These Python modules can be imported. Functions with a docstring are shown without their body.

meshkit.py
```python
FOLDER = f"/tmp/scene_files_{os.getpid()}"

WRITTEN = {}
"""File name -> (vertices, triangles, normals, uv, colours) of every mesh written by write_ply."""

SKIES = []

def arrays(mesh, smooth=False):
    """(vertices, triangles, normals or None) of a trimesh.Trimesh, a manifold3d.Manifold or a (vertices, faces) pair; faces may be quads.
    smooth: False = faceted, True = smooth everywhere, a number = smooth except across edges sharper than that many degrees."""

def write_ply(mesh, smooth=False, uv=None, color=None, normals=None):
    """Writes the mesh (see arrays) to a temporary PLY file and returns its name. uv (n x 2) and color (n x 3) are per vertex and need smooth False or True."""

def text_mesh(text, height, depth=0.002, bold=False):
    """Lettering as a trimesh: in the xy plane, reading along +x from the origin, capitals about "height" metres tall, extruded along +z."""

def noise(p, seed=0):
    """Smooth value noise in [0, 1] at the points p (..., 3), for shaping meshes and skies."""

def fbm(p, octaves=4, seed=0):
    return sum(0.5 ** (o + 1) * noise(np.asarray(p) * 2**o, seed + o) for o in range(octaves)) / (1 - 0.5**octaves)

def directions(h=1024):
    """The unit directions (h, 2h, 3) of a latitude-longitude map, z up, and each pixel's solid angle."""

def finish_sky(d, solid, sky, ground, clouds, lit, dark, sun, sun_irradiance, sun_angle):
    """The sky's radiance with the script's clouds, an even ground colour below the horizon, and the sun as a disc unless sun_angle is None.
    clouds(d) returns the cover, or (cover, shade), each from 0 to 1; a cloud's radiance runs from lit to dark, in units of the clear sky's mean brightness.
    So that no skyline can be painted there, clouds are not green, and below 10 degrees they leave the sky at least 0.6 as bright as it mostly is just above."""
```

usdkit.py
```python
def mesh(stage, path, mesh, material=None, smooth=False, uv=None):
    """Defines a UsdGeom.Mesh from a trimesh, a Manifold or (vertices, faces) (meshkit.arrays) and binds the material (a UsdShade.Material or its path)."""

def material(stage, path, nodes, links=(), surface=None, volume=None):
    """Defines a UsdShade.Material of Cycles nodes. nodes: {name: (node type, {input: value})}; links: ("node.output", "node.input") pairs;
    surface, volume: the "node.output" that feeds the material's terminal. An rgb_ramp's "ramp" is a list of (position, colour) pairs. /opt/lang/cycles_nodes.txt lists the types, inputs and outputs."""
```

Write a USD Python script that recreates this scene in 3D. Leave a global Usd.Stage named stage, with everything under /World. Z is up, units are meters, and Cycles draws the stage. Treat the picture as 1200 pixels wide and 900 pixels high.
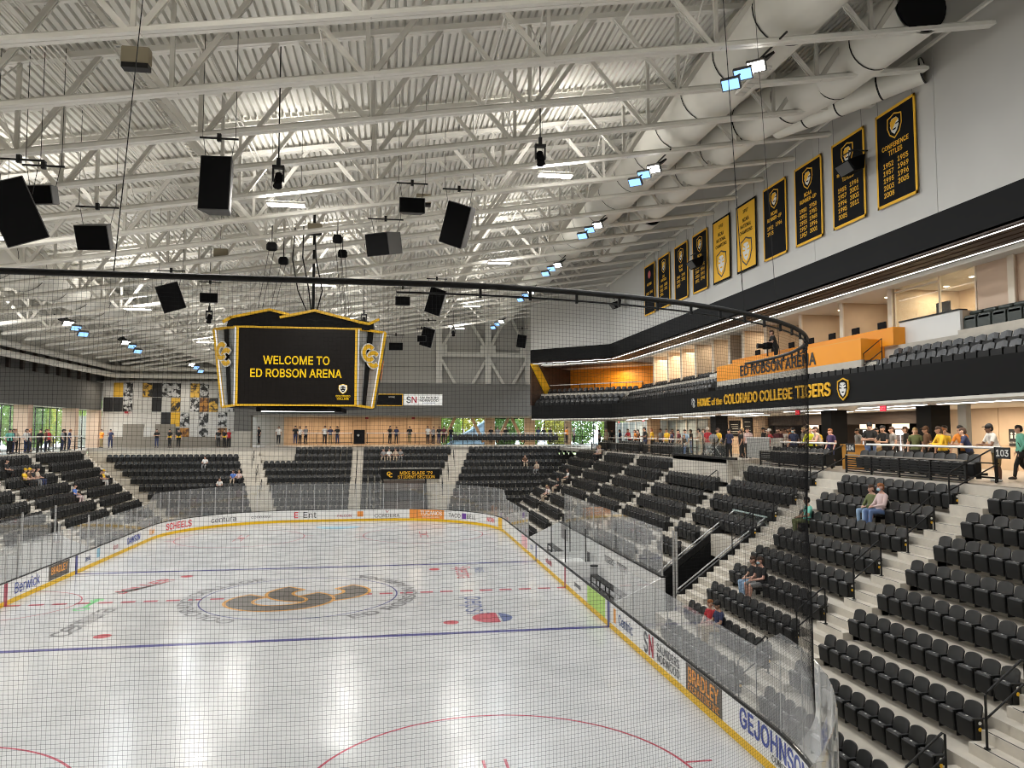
import math, random, re
import numpy as np, trimesh, manifold3d as m3, usdkit, meshkit
from pxr import Usd, UsdGeom, UsdLux, UsdShade, Gf, Sdf, Vt
from shapely.geometry import Polygon, LineString, Point, box as sbox
from shapely.ops import unary_union
stage = Usd.Stage.CreateInMemory()
UsdGeom.SetStageUpAxis(stage, 'Z'); UsdGeom.SetStageMetersPerUnit(stage, 1.0)
UsdGeom.Xform.Define(stage, '/World'); UsdGeom.Scope.Define(stage, '/World/Looks')
rnd = random.Random(7)

# ------------------------------------------------------------------ camera, sky, exposure
CX, CY, CZ, YAW, PITCH, FPX = 4.202, -37.815, 7.861, 0.158, 0.063, 884.6
cam = UsdGeom.Camera.Define(stage, '/World/camera')
fw = np.array([math.sin(YAW)*math.cos(PITCH), math.cos(YAW)*math.cos(PITCH), math.sin(PITCH)])
rt = np.array([math.cos(YAW), -math.sin(YAW), 0.0]); up = np.cross(rt, fw)
M = Gf.Matrix4d(*[float(x) for x in (*rt, 0, *up, 0, *(-fw), 0, CX, CY, CZ, 1)])
cam.AddTransformOp().Set(M)
cam.CreateHorizontalApertureAttr(36.0); cam.CreateVerticalApertureAttr(27.0)
cam.CreateFocalLengthAttr(FPX/1200*36.0); cam.CreateClippingRangeAttr((0.1, 400.0)); cam.CreateFStopAttr(0.0)
EXPOSURE = 1.0
cam.CreateExposureAttr(EXPOSURE)
dome = UsdLux.DomeLight.Define(stage, '/World/sky')
dome.CreateColorAttr(Gf.Vec3f(0.86, 0.93, 1.0)); dome.CreateIntensityAttr(1.1)
LAMP_DOWN, LAMP_UP, FLOOD = 155.0, 56.0, 120.0      # radiance of the hall luminaires
WARM = (1.0, 0.80, 0.58)

# ------------------------------------------------------------------ materials
MATS = {}
def mat(name, col, rough=0.6, metal=0.0, spec=0.5, var=0.0, scale=3.0, col2=None, bump=0.0, bscale=40.0, stretch=(1,1,1), emit=None, estr=0.0, coat=0.0):
    if name in MATS: return MATS[name]
    n = {'p': ('principled_bsdf', {'base_color': col, 'roughness': rough, 'metallic': metal, 'specular_ior_level': spec})}
    L = []
    if emit is not None: n['p'][1].update({'emission_color': emit, 'emission_strength': estr})
    if coat: n['p'][1].update({'coat_weight': coat, 'coat_roughness': 0.15})
    if var or col2 is not None or bump:
        n['g'] = ('geometry', {}); n['m'] = ('mapping', {'scale': stretch}); L += [('g.position', 'm.vector')]
    if var or col2 is not None:
        c2 = col2 if col2 is not None else tuple(max(0, c*(1-var)) for c in col)
        n['n'] = ('noise_texture', {'scale': scale, 'detail': 5.0, 'roughness': 0.6})
        n['r'] = ('rgb_ramp', {'ramp': [(0.46, c2), (0.54, col)] if name.startswith('print') else [(0.3, c2), (0.7, col)]})
        L += [('m.vector', 'n.vector'), ('n.fac', 'r.fac'), ('r.color', 'p.base_color')]
    if bump:
        n['bn'] = ('noise_texture', {'scale': bscale, 'detail': 3.0}); n['b'] = ('bump', {'strength': bump, 'distance': 0.01})
        L += [('m.vector', 'bn.vector'), ('bn.fac', 'b.height'), ('b.normal', 'p.normal')]
    MATS[name] = usdkit.material(stage, '/World/Looks/' + name, n, L, surface='p.BSDF')
    return MATS[name]
def emitter(name, col, s):
    if name not in MATS:
        MATS[name] = usdkit.material(stage, '/World/Looks/' + name, {'e': ('emission', {'color': col, 'strength': s})}, [], surface='e.emission')
    return MATS[name]
def pane_mat(name, tint, haze, rough=0.02, ior=1.45):
    """clear sheet: lets light straight through, mirrors by the view angle, with a little dust"""
    MATS[name] = usdkit.material(stage, '/World/Looks/' + name, {
        't': ('transparent_bsdf', {'color': tint}), 'g': ('glossy_bsdf', {'color': (1, 1, 1), 'roughness': rough}), 'f': ('layer_weight', {'blend': 0.5}), 'w': ('math', {'math_type': 'power', 'value2': 4.0}), 'k': ('math', {'math_type': 'multiply_add', 'value2': 0.7, 'value3': 0.035}),
        'd': ('diffuse_bsdf', {'color': (0.8, 0.8, 0.8)}), 'm': ('mix_closure', {}), 'h': ('mix_closure', {'fac': haze})},
        [('f.facing', 'w.value1'), ('w.value', 'k.value1'), ('k.value', 'm.fac'), ('t.BSDF', 'm.closure1'), ('g.BSDF', 'm.closure2'), ('m.closure', 'h.closure1'), ('d.BSDF', 'h.closure2')], surface='h.closure')
    return MATS[name]

ICE = usdkit.material(stage, '/World/Looks/ice', {
    'g': ('geometry', {}), 'n': ('noise_texture', {'scale': 0.35, 'detail': 6.0, 'roughness': 0.65}), 'r': ('rgb_ramp', {'ramp': [(0.3, (0.47, 0.485, 0.50)), (0.7, (0.55, 0.56, 0.575))]}),
    's': ('noise_texture', {'scale': 0.8, 'detail': 6.0}), 'q': ('map_range', {'from_min': 0.3, 'from_max': 0.7, 'to_min': 0.17, 'to_max': 0.27}),
    'w': ('noise_texture', {'scale': 2.2, 'detail': 3.0}), 'b': ('bump', {'strength': 0.12, 'distance': 0.02}),
    'p': ('principled_bsdf', {'specular_ior_level': 0.27})},
    [('g.position', 'n.vector'), ('n.fac', 'r.fac'), ('r.color', 'p.base_color'), ('g.position', 's.vector'), ('s.fac', 'q.value'), ('q.result', 'p.roughness'),
     ('g.position', 'w.vector'), ('w.fac', 'b.height'), ('b.normal', 'p.normal')], surface='p.BSDF')
GLASS = pane_mat('rink_glass_sheet', (0.94, 0.95, 0.95), 0.07)
WINDOW = pane_mat('window_glass', (0.90, 0.95, 0.95), 0.02)
SUITE = pane_mat('suite_glass', (0.93, 0.95, 0.92), 0.03)
CONC = mat('pale_concrete', (0.60, 0.555, 0.48), 0.85, var=0.22, scale=1.1, bump=0.15, bscale=30)
CONC_D = mat('concrete_step', (0.64, 0.595, 0.52), 0.85, var=0.2, scale=2.0)
SLAB = mat('concourse_floor', (0.36, 0.33, 0.29), 0.5, var=0.15)
STEEL_W = mat('white_painted_steel', (0.84, 0.82, 0.76), 0.5, var=0.06, scale=2)
STEEL_D = mat('grey_painted_steel', (0.62, 0.60, 0.55), 0.55)
DECK = mat('white_roof_deck', (0.86, 0.84, 0.78), 0.55, var=0.07, scale=1.0)
DUCTM = mat('duct_fabric', (0.82, 0.80, 0.73), 0.7, var=0.05, scale=1.5, bump=0.35, bscale=1.0)
GREYW = mat('grey_wall_paint', (0.56, 0.545, 0.51), 0.75, var=0.05, scale=0.6)
GREYD = mat('dark_grey_wall_paint', (0.105, 0.102, 0.094), 0.75, var=0.06, scale=0.8)
GREYM = mat('mid_grey_panel', (0.36, 0.35, 0.32), 0.7, var=0.05)
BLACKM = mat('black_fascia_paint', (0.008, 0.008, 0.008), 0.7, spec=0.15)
BLACKS = mat('black_seat_plastic', (0.021, 0.0215, 0.022), 0.38, bump=0.08, bscale=300)
BLACKP = mat('black_seat_pan', (0.0095, 0.0098, 0.010), 0.5, spec=0.35)
BLACKT = mat('black_steel', (0.010, 0.010, 0.010), 0.5, spec=0.3)
BLACKC = mat('black_cloth', (0.008, 0.008, 0.009), 0.85, spec=0.15)
SPKB = mat('black_speaker_grille', (0.004, 0.004, 0.0045), 0.8, spec=0.1, bump=0.3, bscale=120)
SPKG = mat('grey_speaker_case', (0.065, 0.063, 0.06), 0.6)
WHITE = mat('white_board_plastic', (0.80, 0.80, 0.79), 0.35, coat=0.2)
WHITEP = mat('white_paint', (0.75, 0.74, 0.71), 0.6)
YEL = mat('yellow_paint', (0.86, 0.50, 0.015), 0.45)
GOLD = mat('gold_cloth', (0.86, 0.47, 0.02), 0.7)
KICK = mat('yellow_kick_plate', (0.80, 0.49, 0.006), 0.4)
ORANGE = mat('orange_panel', (0.90, 0.33, 0.012), 0.5)
RED = mat('red_paint', (0.40, 0.02, 0.045), 0.3)
REDL = mat('red_ice_line', (0.40, 0.05, 0.085), 0.25)
BLUEL = mat('blue_ice_line', (0.035, 0.035, 0.20), 0.25)
CREASE = mat('blue_crease_paint', (0.25, 0.50, 0.66), 0.25)
BLUE = mat('blue_lettering', (0.04, 0.07, 0.34), 0.4)
NAVY = mat('navy_lettering', (0.03, 0.06, 0.20), 0.4)
GREEN = mat('green_board_print', (0.45, 0.70, 0.14), 0.4)
GREEND = mat('green_lettering', (0.10, 0.45, 0.15), 0.4)
INK = mat('black_lettering', (0.02, 0.02, 0.022), 0.5)
GREYT = mat('grey_lettering', (0.10, 0.10, 0.11), 0.4)
ICEGREY = mat('grey_ice_paint', (0.13, 0.12, 0.11), 0.25)
ICEGOLD = mat('gold_ice_paint', (0.62, 0.31, 0.07), 0.25)
WOOD_D = mat('dark_wood_soffit', (0.075, 0.035, 0.018), 0.5, col2=(0.03, 0.014, 0.008), scale=1.6, stretch=(6, 0.5, 6))
WOOD_L = mat('pale_wood_panel', (0.52, 0.36, 0.22), 0.6, col2=(0.42, 0.28, 0.17), scale=1.5, stretch=(3, 3, 0.5))
BEIGE = mat('beige_wall', (0.60, 0.47, 0.34), 0.7, var=0.06)
TAN = mat('tan_wall', (0.56, 0.42, 0.29), 0.7, var=0.05)
BROWN = mat('dark_brown_panel', (0.045, 0.028, 0.02), 0.6)
CEILW = mat('white_soffit', (0.72, 0.69, 0.63), 0.7)
TEAL = mat('teal_glass_panel', (0.25, 0.36, 0.37), 0.3)
LED = emitter('white_led', (1.0, 0.97, 0.92), 3.0)
LENS = emitter('lamp_lens', (1.0, 0.96, 0.88), 12.0)
LEDB = emitter('blue_white_led', (0.25, 0.48, 1.0), 1.1)
GLOWW = emitter('warm_downlight', (1.0, 0.85, 0.62), 8.0)
SCREEN = mat('black_screen', (0.006, 0.005, 0.005), 0.4, spec=0.15, emit=(0.002, 0.0015, 0.001), estr=1.0)
SCRTXT = emitter('yellow_screen_text', (1.0, 0.62, 0.02), 0.48)
SCRWHT = emitter('white_screen_text', (1.0, 0.98, 0.9), 0.45)
SCRORG = emitter('orange_screen', (1.0, 0.22, 0.02), 0.4)
EXITR = emitter('exit_red', (1.0, 0.03, 0.06), 1.2)
COOLER = emitter('cooler_light', (0.95, 0.97, 1.0), 1.6)

# ------------------------------------------------------------------ helpers
USED = {}
def numbered(parent, name):
    k = (parent, name); n = USED.get(k, 0); USED[k] = n + 1
    return name if n == 0 else f'{name}_{n:03d}'
def setd(prim, label=None, cat=None, group=None, kind=None):
    for k, v in (('label', label), ('category', cat), ('group', group), ('kind', kind)):
        if v: prim.SetCustomDataByKey(k, v)
    return prim
def pth(parent, name):
    p = '/World' if parent is None else str(parent.GetPath())
    return p + '/' + numbered(p, name)
def thing(name, label, cat, loc=(0, 0, 0), rz=0.0, group=None, kind=None):
    x = UsdGeom.Xform.Define(stage, pth(None, name)); x.AddTranslateOp().Set(Gf.Vec3d(*map(float, loc))); x.AddRotateZOp().Set(float(rz))
    return setd(x.GetPrim(), label, cat, group, kind)
def struct(name, label=None): return thing(name, label, None, kind='structure')
def dup(src, label, loc, rz=0.0, group=None):
    d = src.GetCustomData(); r = thing(src.GetName().rstrip('0123456789').rstrip('_') or src.GetName(), label, d.get('category'), loc, rz, group or d.get('group'), d.get('kind'))
    r.GetReferences().AddInternalReference(src.GetPath()); r.SetInstanceable(True)
    return r
def obj(name, g, m, parent=None, smooth=False, label=None, cat=None, group=None, kind=None):
    if isinstance(g, MB): g = g.get()
    ms = usdkit.mesh(stage, pth(parent, name), g, m, smooth)
    return setd(ms.GetPrim(), label, cat, group, kind)
class MB:
    def __init__(s): s.v, s.f, s.n = [], [], 0
    def add(s, v, f):
        v = np.asarray(v, float); f = np.asarray(f, int)
        if f.shape[1] == 4: f = np.vstack([f[:, [0, 1, 2]], f[:, [0, 2, 3]]])
        s.v.append(v); s.f.append(f + s.n); s.n += len(v); return s
    def tm(s, t, T=None):
        v = np.asarray(t.vertices)
        if T is not None: v = v @ np.asarray(T)[:3, :3].T + np.asarray(T)[:3, 3]
        return s.add(v, t.faces)
    def box(s, x0, x1, y0, y1, z0, z1):
        v = [(x, y, z) for x in (x0, x1) for y in (y0, y1) for z in (z0, z1)]
        return s.add(v, [(0, 1, 3, 2), (4, 6, 7, 5), (0, 4, 5, 1), (2, 3, 7, 6), (0, 2, 6, 4), (1, 5, 7, 3)])
    def obox(s, c, ax, ay, az):
        c, ax, ay, az = map(np.asarray, (c, ax, ay, az))
        v = [c + i*ax + j*ay + k*az for i in (-1, 1) for j in (-1, 1) for k in (-1, 1)]
        return s.add(v, [(0, 1, 3, 2), (4, 6, 7, 5), (0, 4, 5, 1), (2, 3, 7, 6), (0, 2, 6, 4), (1, 5, 7, 3)])
    def bar(s, a, b, w, h, ref=(0, 0, 1)):
        a, b = np.asarray(a, float), np.asarray(b, float); d = b - a; L = np.linalg.norm(d); d = d/L
        r = np.asarray(ref, float)
        if abs(d @ r) > 0.98: r = np.array([0, 1.0, 0])
        sx = np.cross(d, r); sx /= np.linalg.norm(sx); sy = np.cross(sx, d)
        return s.obox((a+b)/2, d*L/2, sx*w/2, sy*h/2)
    def tube(s, pts, r, n=6, caps=True):
        pts = [np.asarray(p, float) for p in pts]; rings = []
        for i, p in enumerate(pts):
            d = (pts[min(i+1, len(pts)-1)] - pts[max(i-1, 0)]); d = d/np.linalg.norm(d)
            q = np.array([0, 0, 1.0]) if abs(d[2]) < 0.9 else np.array([1.0, 0, 0])
            u = np.cross(d, q); u /= np.linalg.norm(u); w = np.cross(d, u)
            ri = r[i] if np.ndim(r) else r
            rings.append([p + ri*(math.cos(2*math.pi*k/n)*u + math.sin(2*math.pi*k/n)*w) for k in range(n)])
        v = [q for g in rings for q in g]; f = []
        for i in range(len(pts)-1):
            for k in range(n):
                a, b = i*n+k, i*n+(k+1) % n; f.append((a, b, b+n, a+n))
        f = [t for q in f for t in ((q[0], q[1], q[2]), (q[0], q[2], q[3]))]
        if caps:
            for k in range(1, n-1): f.append((0, k+1, k)); o = (len(pts)-1)*n; f.append((o, o+k, o+k+1))
        return s.add(v, f)
    def prism(s, poly, z0, z1):
        """polygon in xy, from z0 up to z1"""
        p = poly if isinstance(poly, Polygon) else Polygon(poly)
        if not p.is_valid: p = p.buffer(0)
        for q in getattr(p, 'geoms', [p]):
            t = trimesh.creation.extrude_polygon(q, z1 - z0, engine='earcut'); s.add(t.vertices + [0, 0, z0], t.faces)
        return s
    def flat(s, poly, T, depth=0.004):
        """polygon drawn in a plane and carried by the 4x4 matrix T, with a thickness"""
        for q in getattr(poly, 'geoms', [poly]):
            if q.is_empty or q.area < 1e-7: continue
            s.tm(trimesh.creation.extrude_polygon(q, depth, engine='earcut'), T)
        return s
    def text(s, text, h, T, depth=0.006, bold=False, center=True, squeeze=1.0):
        t = meshkit.text_mesh(text, h, depth, bold); v = np.array(t.vertices)
        v[:, 0] *= squeeze
        if center: v[:, 0] -= (v[:, 0].min() + v[:, 0].max())/2; v[:, 1] -= h/2
        return s.add(v @ T[:3, :3].T + T[:3, 3], t.faces)
    def get(s): return np.vstack(s.v), np.vstack(s.f)
def frame(o, x, y):
    """4x4 whose local x and y axes are x and y, at o"""
    x = np.asarray(x, float); x /= np.linalg.norm(x); y = np.asarray(y, float); y = y - (y @ x)*x; y /= np.linalg.norm(y)
    T = np.eye(4); T[:3, 0], T[:3, 1], T[:3, 2], T[:3, 3] = x, y, np.cross(x, y), o
    return T
def rounded_box(w, d, h, r, n=2):
    """a box with rounded edges, its middle at the origin"""
    s = m3.Manifold.sphere(r, 8); pts = [(x, y, z) for x in (-w/2+r, w/2-r) for y in (-d/2+r, d/2-r) for z in (-h/2+r, h/2-r)]
    g = m3.Manifold.batch_hull([s.translate(p) for p in pts]).to_mesh()
    return trimesh.Trimesh(g.vert_properties[:, :3], g.tri_verts, process=False)
ORD = ['zeroth', 'first', 'second', 'third', 'fourth', 'fifth', 'sixth', 'seventh', 'eighth', 'ninth', 'tenth', 'eleventh', 'twelfth', 'thirteenth', 'fourteenth', 'fifteenth', 'sixteenth',
       'seventeenth', 'eighteenth', 'nineteenth', 'twentieth', 'twenty-first', 'twenty-second', 'twenty-third', 'twenty-fourth']
def crest(T, h, main, dark, light, parent, depth=0.006):
    """shield emblem with plain stripes, h tall, drawn about the origin of T"""
    def P(pts): return Polygon([(1.12*x*h, y*h) for x, y in pts])
    sh = P([(-.36, .38), (-.2, .42), (0, .5), (.2, .42), (.36, .38), (.38, 0), (.26, -.3), (0, -.5), (-.26, -.3), (-.38, 0)])
    ins = sh.buffer(-.05*h)
    obj('crest_border', MB().flat(sh.difference(ins), T, depth), main, parent)
    obj('crest_field', MB().flat(ins, T, depth*.6), dark, parent)
    head = P([(-.2, .22), (-.12, .3), (.1, .3), (.2, .2), (.22, -.02), (.12, -.22), (0, -.32), (-.14, -.2), (-.22, 0)])
    st = unary_union([P([(-.2, .2), (-.05, .12), (-.05, .16), (-.2, .26)]), P([(-.22, .04), (-.06, .02), (-.06, .07), (-.22, .1)]), P([(.06, .02), (.22, .03), (.22, .08), (.06, .07)]),
                      P([(-.1, -.1), (.1, -.1), (.06, -.16), (-.06, -.16)]), P([(.05, .13), (.2, .2), (.2, .25), (.05, .18)])])
    m = MB().flat(head.difference(st), T, depth); obj('crest_stripes', m, light, parent)
def cc_polys(h):
    """two linked letters C, the second set lower and to the right; h is the height of one letter"""
    def C(cx, cy):
        a = [math.radians(t) for t in np.linspace(42, 318, 30)]
        o = [(cx + .5*h*math.cos(t), cy + .5*h*math.sin(t)) for t in a]; i = [(cx + .27*h*math.cos(t), cy + .27*h*math.sin(t)) for t in a[::-1]]
        return Polygon(o + i).buffer(0)
    return C(-.2*h, .17*h), C(.2*h, -.17*h)
# ------------------------------------------------------------------ the shell: roof, walls, floors
def zbot(x): return 19.45 - 0.163*(21.0 - x)
SL = 0.163
deck = struct('ceiling', 'white corrugated steel roof deck above the trusses')
def zdeck(x): return zbot(x) + 2.72
xs0 = -30.0
while xs0 < 21.45:
    pr = []
    for j in range(4):
        a = xs0 + j*0.225
        pr += [(a, .15), (a+.06, .15), (a+.075, 0), (a+.21, 0)]
    pr.append((xs0+.9, .15))
    v, f = [], []
    for x, dz in pr: v += [(x, -46, zdeck(x)+dz), (x, 45.5, zdeck(x)+dz)]
    for i in range(len(pr)-1): f.append((2*i, 2*i+1, 2*i+3, 2*i+2))
    obj('deck_sheet', (np.array(v), np.array(f)), DECK, deck); xs0 += .9

def wall(name, m, mt, label=None): return obj(name, m, mt, None, label=label, kind='structure')
# path of the right-hand upper level: straight, then turned 45 degrees into the far corner
PATH = [(21.5, -32.0), (21.5, 20.2), (16.0, 25.7)]
def off(o):
    t = math.tan(math.radians(22.5)); s = math.sqrt(.5)
    return [(21.5+o, -32.0), (21.5+o, 20.2+o*t), (16.0+o*s, 25.7+o*s)]
def strip(a, b, z0, z1, seg=None):
    A, B = off(a), off(b); m = MB()
    for i in (0, 1):
        if seg is None or i in seg: m.prism([A[i], A[i+1], B[i+1], B[i]], z0, z1)
    return m
rw = struct('wall_right', 'tall pale grey wall over the black band, banners hang on it')
for i, (y0, y1) in enumerate([(-32, -16.5), (-16.5, -9.4), (-9.4, 1.6), (1.6, 12.6), (12.6, 20.2)]):
    obj('wall_panel', MB().box(21.4, 21.6, y0+.012, y1-.012, 14.85, 22.6), GREYW, rw)
obj('wall_panel', strip(-.1, .1, 14.85, 22.6, seg=(1,)), GREYW, rw)
obj('parapet_ledge', MB().bar((21.2, -32, 20.6), (21.2, 22.5, 19.5), .1, .1), STEEL_W, rw)
wall('wall_rear', MB().box(-30, 34, -46.2, -46, 0, 23), GREYM)
wall('wall_side', MB().box(33.8, 34, -46, 56, 0, 20), TAN)
wall('trim_1', MB().box(27.02, 33.9, 44.4, 44.6, 9.6, 23), GREYW)
wall('trim_2', MB().prism([(16.0, 25.7), (16.15, 25.6), (22.4, 44.3), (22.2, 44.4)], 13.7, 23), GREYW)
wall('trim_3', MB().box(17.0, 24, 41.0, 41.2, 9.5, 12.8), BLACKM)
# far wall: braced frame on grey panels
fwl = struct('wall_far', 'grey far wall with steel X-bracing above the dark band')
for x0, x1 in ((-30, -2.2), (-2.2, 9.4), (9.4, 14.7), (14.7, 19.2), (19.2, 27)):
    for z0, z1 in ((6.3, 12.6), (12.6, 14.9), (14.9, 23)) if x1 < 9.5 else ((6.3, 12.6), (12.6, 16.25), (16.25, 23)):
        obj('wall_panel', MB().box(x0+.02, x1-.02, 44.4, 44.6, z0+.02 if z0 > 7 else 12.4, z1-.02), GREYW, fwl)
for x in (9.2, 14.55, 19.0): obj('frame_column', MB().box(x-.32, x+.32, 43.7, 44.3, 12.4, 23), STEEL_W, fwl)
for x0, x1 in ((9.5, 14.3), (14.8, 18.75)):
    obj('frame_beam', MB().box(x0, x1, 43.75, 44.2, 16.0, 16.5), STEEL_W, fwl)
    xm = (x0+x1)/2
    for xa, za, xb, zb in ((x0, 17.0, xm, 21), (x1, 17.0, xm, 21), (x0, 15.6, x0+1.7, 12.6), (x1, 15.6, x1-1.7, 12.6)):
        obj('brace', MB().bar((xa, 43.9, za), (xb, 43.9, zb), .30, .30), STEEL_W, fwl)
    for xg in (x0, x1): obj('gusset_plate', MB().box(min(xg, xg+(.6 if xg == x0 else -.6)), max(xg, xg+(.6 if xg == x0 else -.6)), 43.8, 44.1, 16.5, 17.3), STEEL_W, fwl)
obj('wall_backing', MB().box(-30, 27, 44.62, 44.75, 12.0, 23), GREYM, fwl)
bd = struct('wall_band', 'dark grey bulkhead over the far concourse')
obj('bulkhead_backing', MB().box(-11.2, 17.4, 40.82, 40.9, 9.52, 12.85), GREYD, bd)
for x0, x1 in ((-11.2, -4), (-4, 4), (4, 12), (12, 17.4)): obj('bulkhead_panel', MB().box(x0+.01, x1-.01, 40.4, 40.8, 9.52, 12.85), GREYD, bd)
obj('bulkhead_panel', MB().add(np.array([(17.4, y, z) for y in (40.4, 40.8) for z in (9.52, 12.85)] + [(20.2, y, 12.85) for y in (40.4, 40.8)] + [(19.0, y, 9.52) for y in (40.4, 40.8)]),
    [(0, 6, 4), (0, 4, 1), (2, 5, 7), (2, 3, 5), (0, 2, 7), (0, 7, 6), (1, 4, 5), (1, 5, 3), (6, 7, 5), (6, 5, 4)]), GREYD, bd)
obj('bulkhead_soffit', MB().box(-11.2, 27, 40.8, 52.6, 9.5, 9.7), GREYM, bd)
obj('bulkhead_top', MB().box(-11.2, 26, 40.8, 44.4, 12.6, 12.8), GREYD, bd)
obj('bulkhead_pier', MB().box(-11.2, -9.6, 40.4, 41.5, 6.3, 9.5), GREYD, bd)
obj('bulkhead_pier', MB().box(-11.2, -9.4, 39.2, 40.3, 6.3, 7.9), mat('grey_solid_guard', (.30, .28, .24), .7), bd)
# left wall
lw = struct('wall_left', 'dark grey left wall panel over the window bays')
for k in range(8): obj('wall_panel', MB().box(-24.4, -24, -46+11*k+.01, -46+11*(k+1)-.01, 9.97, 12.65), GREYD, lw)
obj('clerestory_back', MB().box(-24.9, -24.7, -46, 45, 11, 15.2), GREYD, lw)
for y in np.arange(20, 42, 2.2): obj('clerestory_stud', MB().box(-24.7, -24.45, y, y+.3, 12.4, 15.0), BROWN, lw)
for y in (18.0, 27.2, 36.1, 41.6): obj('wall_pier', MB().box(-25.1, -24.0, y-.4, y+.4, 6.3, 9.97), mat('salmon_pier', (.50, .36, .27), .8), lw)
obj('soffit', MB().box(-25.5, -24.4, -46, 45, 9.97, 10.2), CEILW, lw)
for y0, y1 in ((-46, 17.5), ): obj('wall_panel', MB().box(-25.3, -25.1, y0, y1, 6.3, 9.97), GREYM, lw)
# photo wall in the far left corner, behind it the studs
pw = struct('wall_photo', 'white wall in the far left corner carrying rows of picture panels')
obj('wall_board', MB().box(-24, -11.2, 42.1, 42.4, 6.3, 12.9), mat('picture_wall_paint', (.52, .50, .47), .7), pw)
obj('wall_cap', MB().box(-30, 9, 42.4, 44.4, 12.75, 12.9), GREYM, pw)
for x in np.arange(-23.2, -8, 1.15): obj('stud', MB().box(x, x+.22, 42.9, 43.1, 12.9, 15.2), STEEL_D, pw)
# far concourse back wall: wood panels, then windows
fb = struct('wall_concourse', 'warm wood panelled back wall of the far concourse')
for i in range(11): obj('wood_panel', MB().box(-8+i*1.55+.02, -8+(i+1)*1.55-.02, 52.0, 52.15, 6.3, 9.5), WOOD_L, fb)
obj('wall_board', MB().box(-30, -8, 52, 52.2, 6.3, 9.6), GREYM, fb); obj('wall_backing', MB().box(-8, 9.2, 52.16, 52.3, 6.3, 9.6), BROWN, fb)
for x0, x1 in ((8.9, 10.0), (15.2, 16.4), (20.0, 21.3), (25.0, 25.8), (32.9, 34)): obj('window_pier', MB().box(x0, x1, 51.8, 52.3, 6.3, 9.5), TAN, fb)
wn = 0
def glazing(x0, x1, y, z0, z1, n, along='x', braces=False):
    global wn; wn += 1
    w = struct(f'window_{wn}')
    def bx(a, b, c, d, e, f): return MB().box(a, b, c, d, e, f) if along == 'x' else MB().box(c, d, a, b, e, f)
    for i in range(n):
        a, b = x0 + (x1-x0)*i/n, x0 + (x1-x0)*(i+1)/n
        obj('pane', bx(a+.05, b-.05, y+.04, y+.05, z0+.06, z1-.06), WINDOW, w)
    for i in range(n+1): a = x0 + (x1-x0)*i/n; obj('mullion', bx(a-.04, a+.04, y, y+.07, z0, z1), BLACKT, w)
    for z in (z0, z1-.08, z0+.9): obj('rail', bx(x0, x1, y, y+.12, z, z+.07), BLACKT, w)
    if braces:
        xm = (x0+x1)/2; hw = (x1-x0)/2
        for a, b in ((xm-.35, x0+.5), (xm+.35, x1-.5)): pass
        for a, b in ((x0+.2, x0+1.6), (x1-.2, x1-1.6)):
            obj('brace', MB().bar((b, y-.5, z1), (a, y-.5, z0+.3) if a < xm else (a, y-.5, z0+.3), .34, .34), WOOD_L, w)
glazing(10.0, 15.2, 52.1, 6.3, 9.5, 4, braces=True); glazing(16.4, 20.0, 52.1, 6.3, 9.5, 3, braces=True); glazing(21.3, 25.0, 52.1, 6.3, 9.5, 3); glazing(25.8, 32.9, 52.1, 6.3, 9.5, 5)
glazing(17.0, 42.0, -25.3, 6.3, 9.95, 18, along='y')
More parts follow.
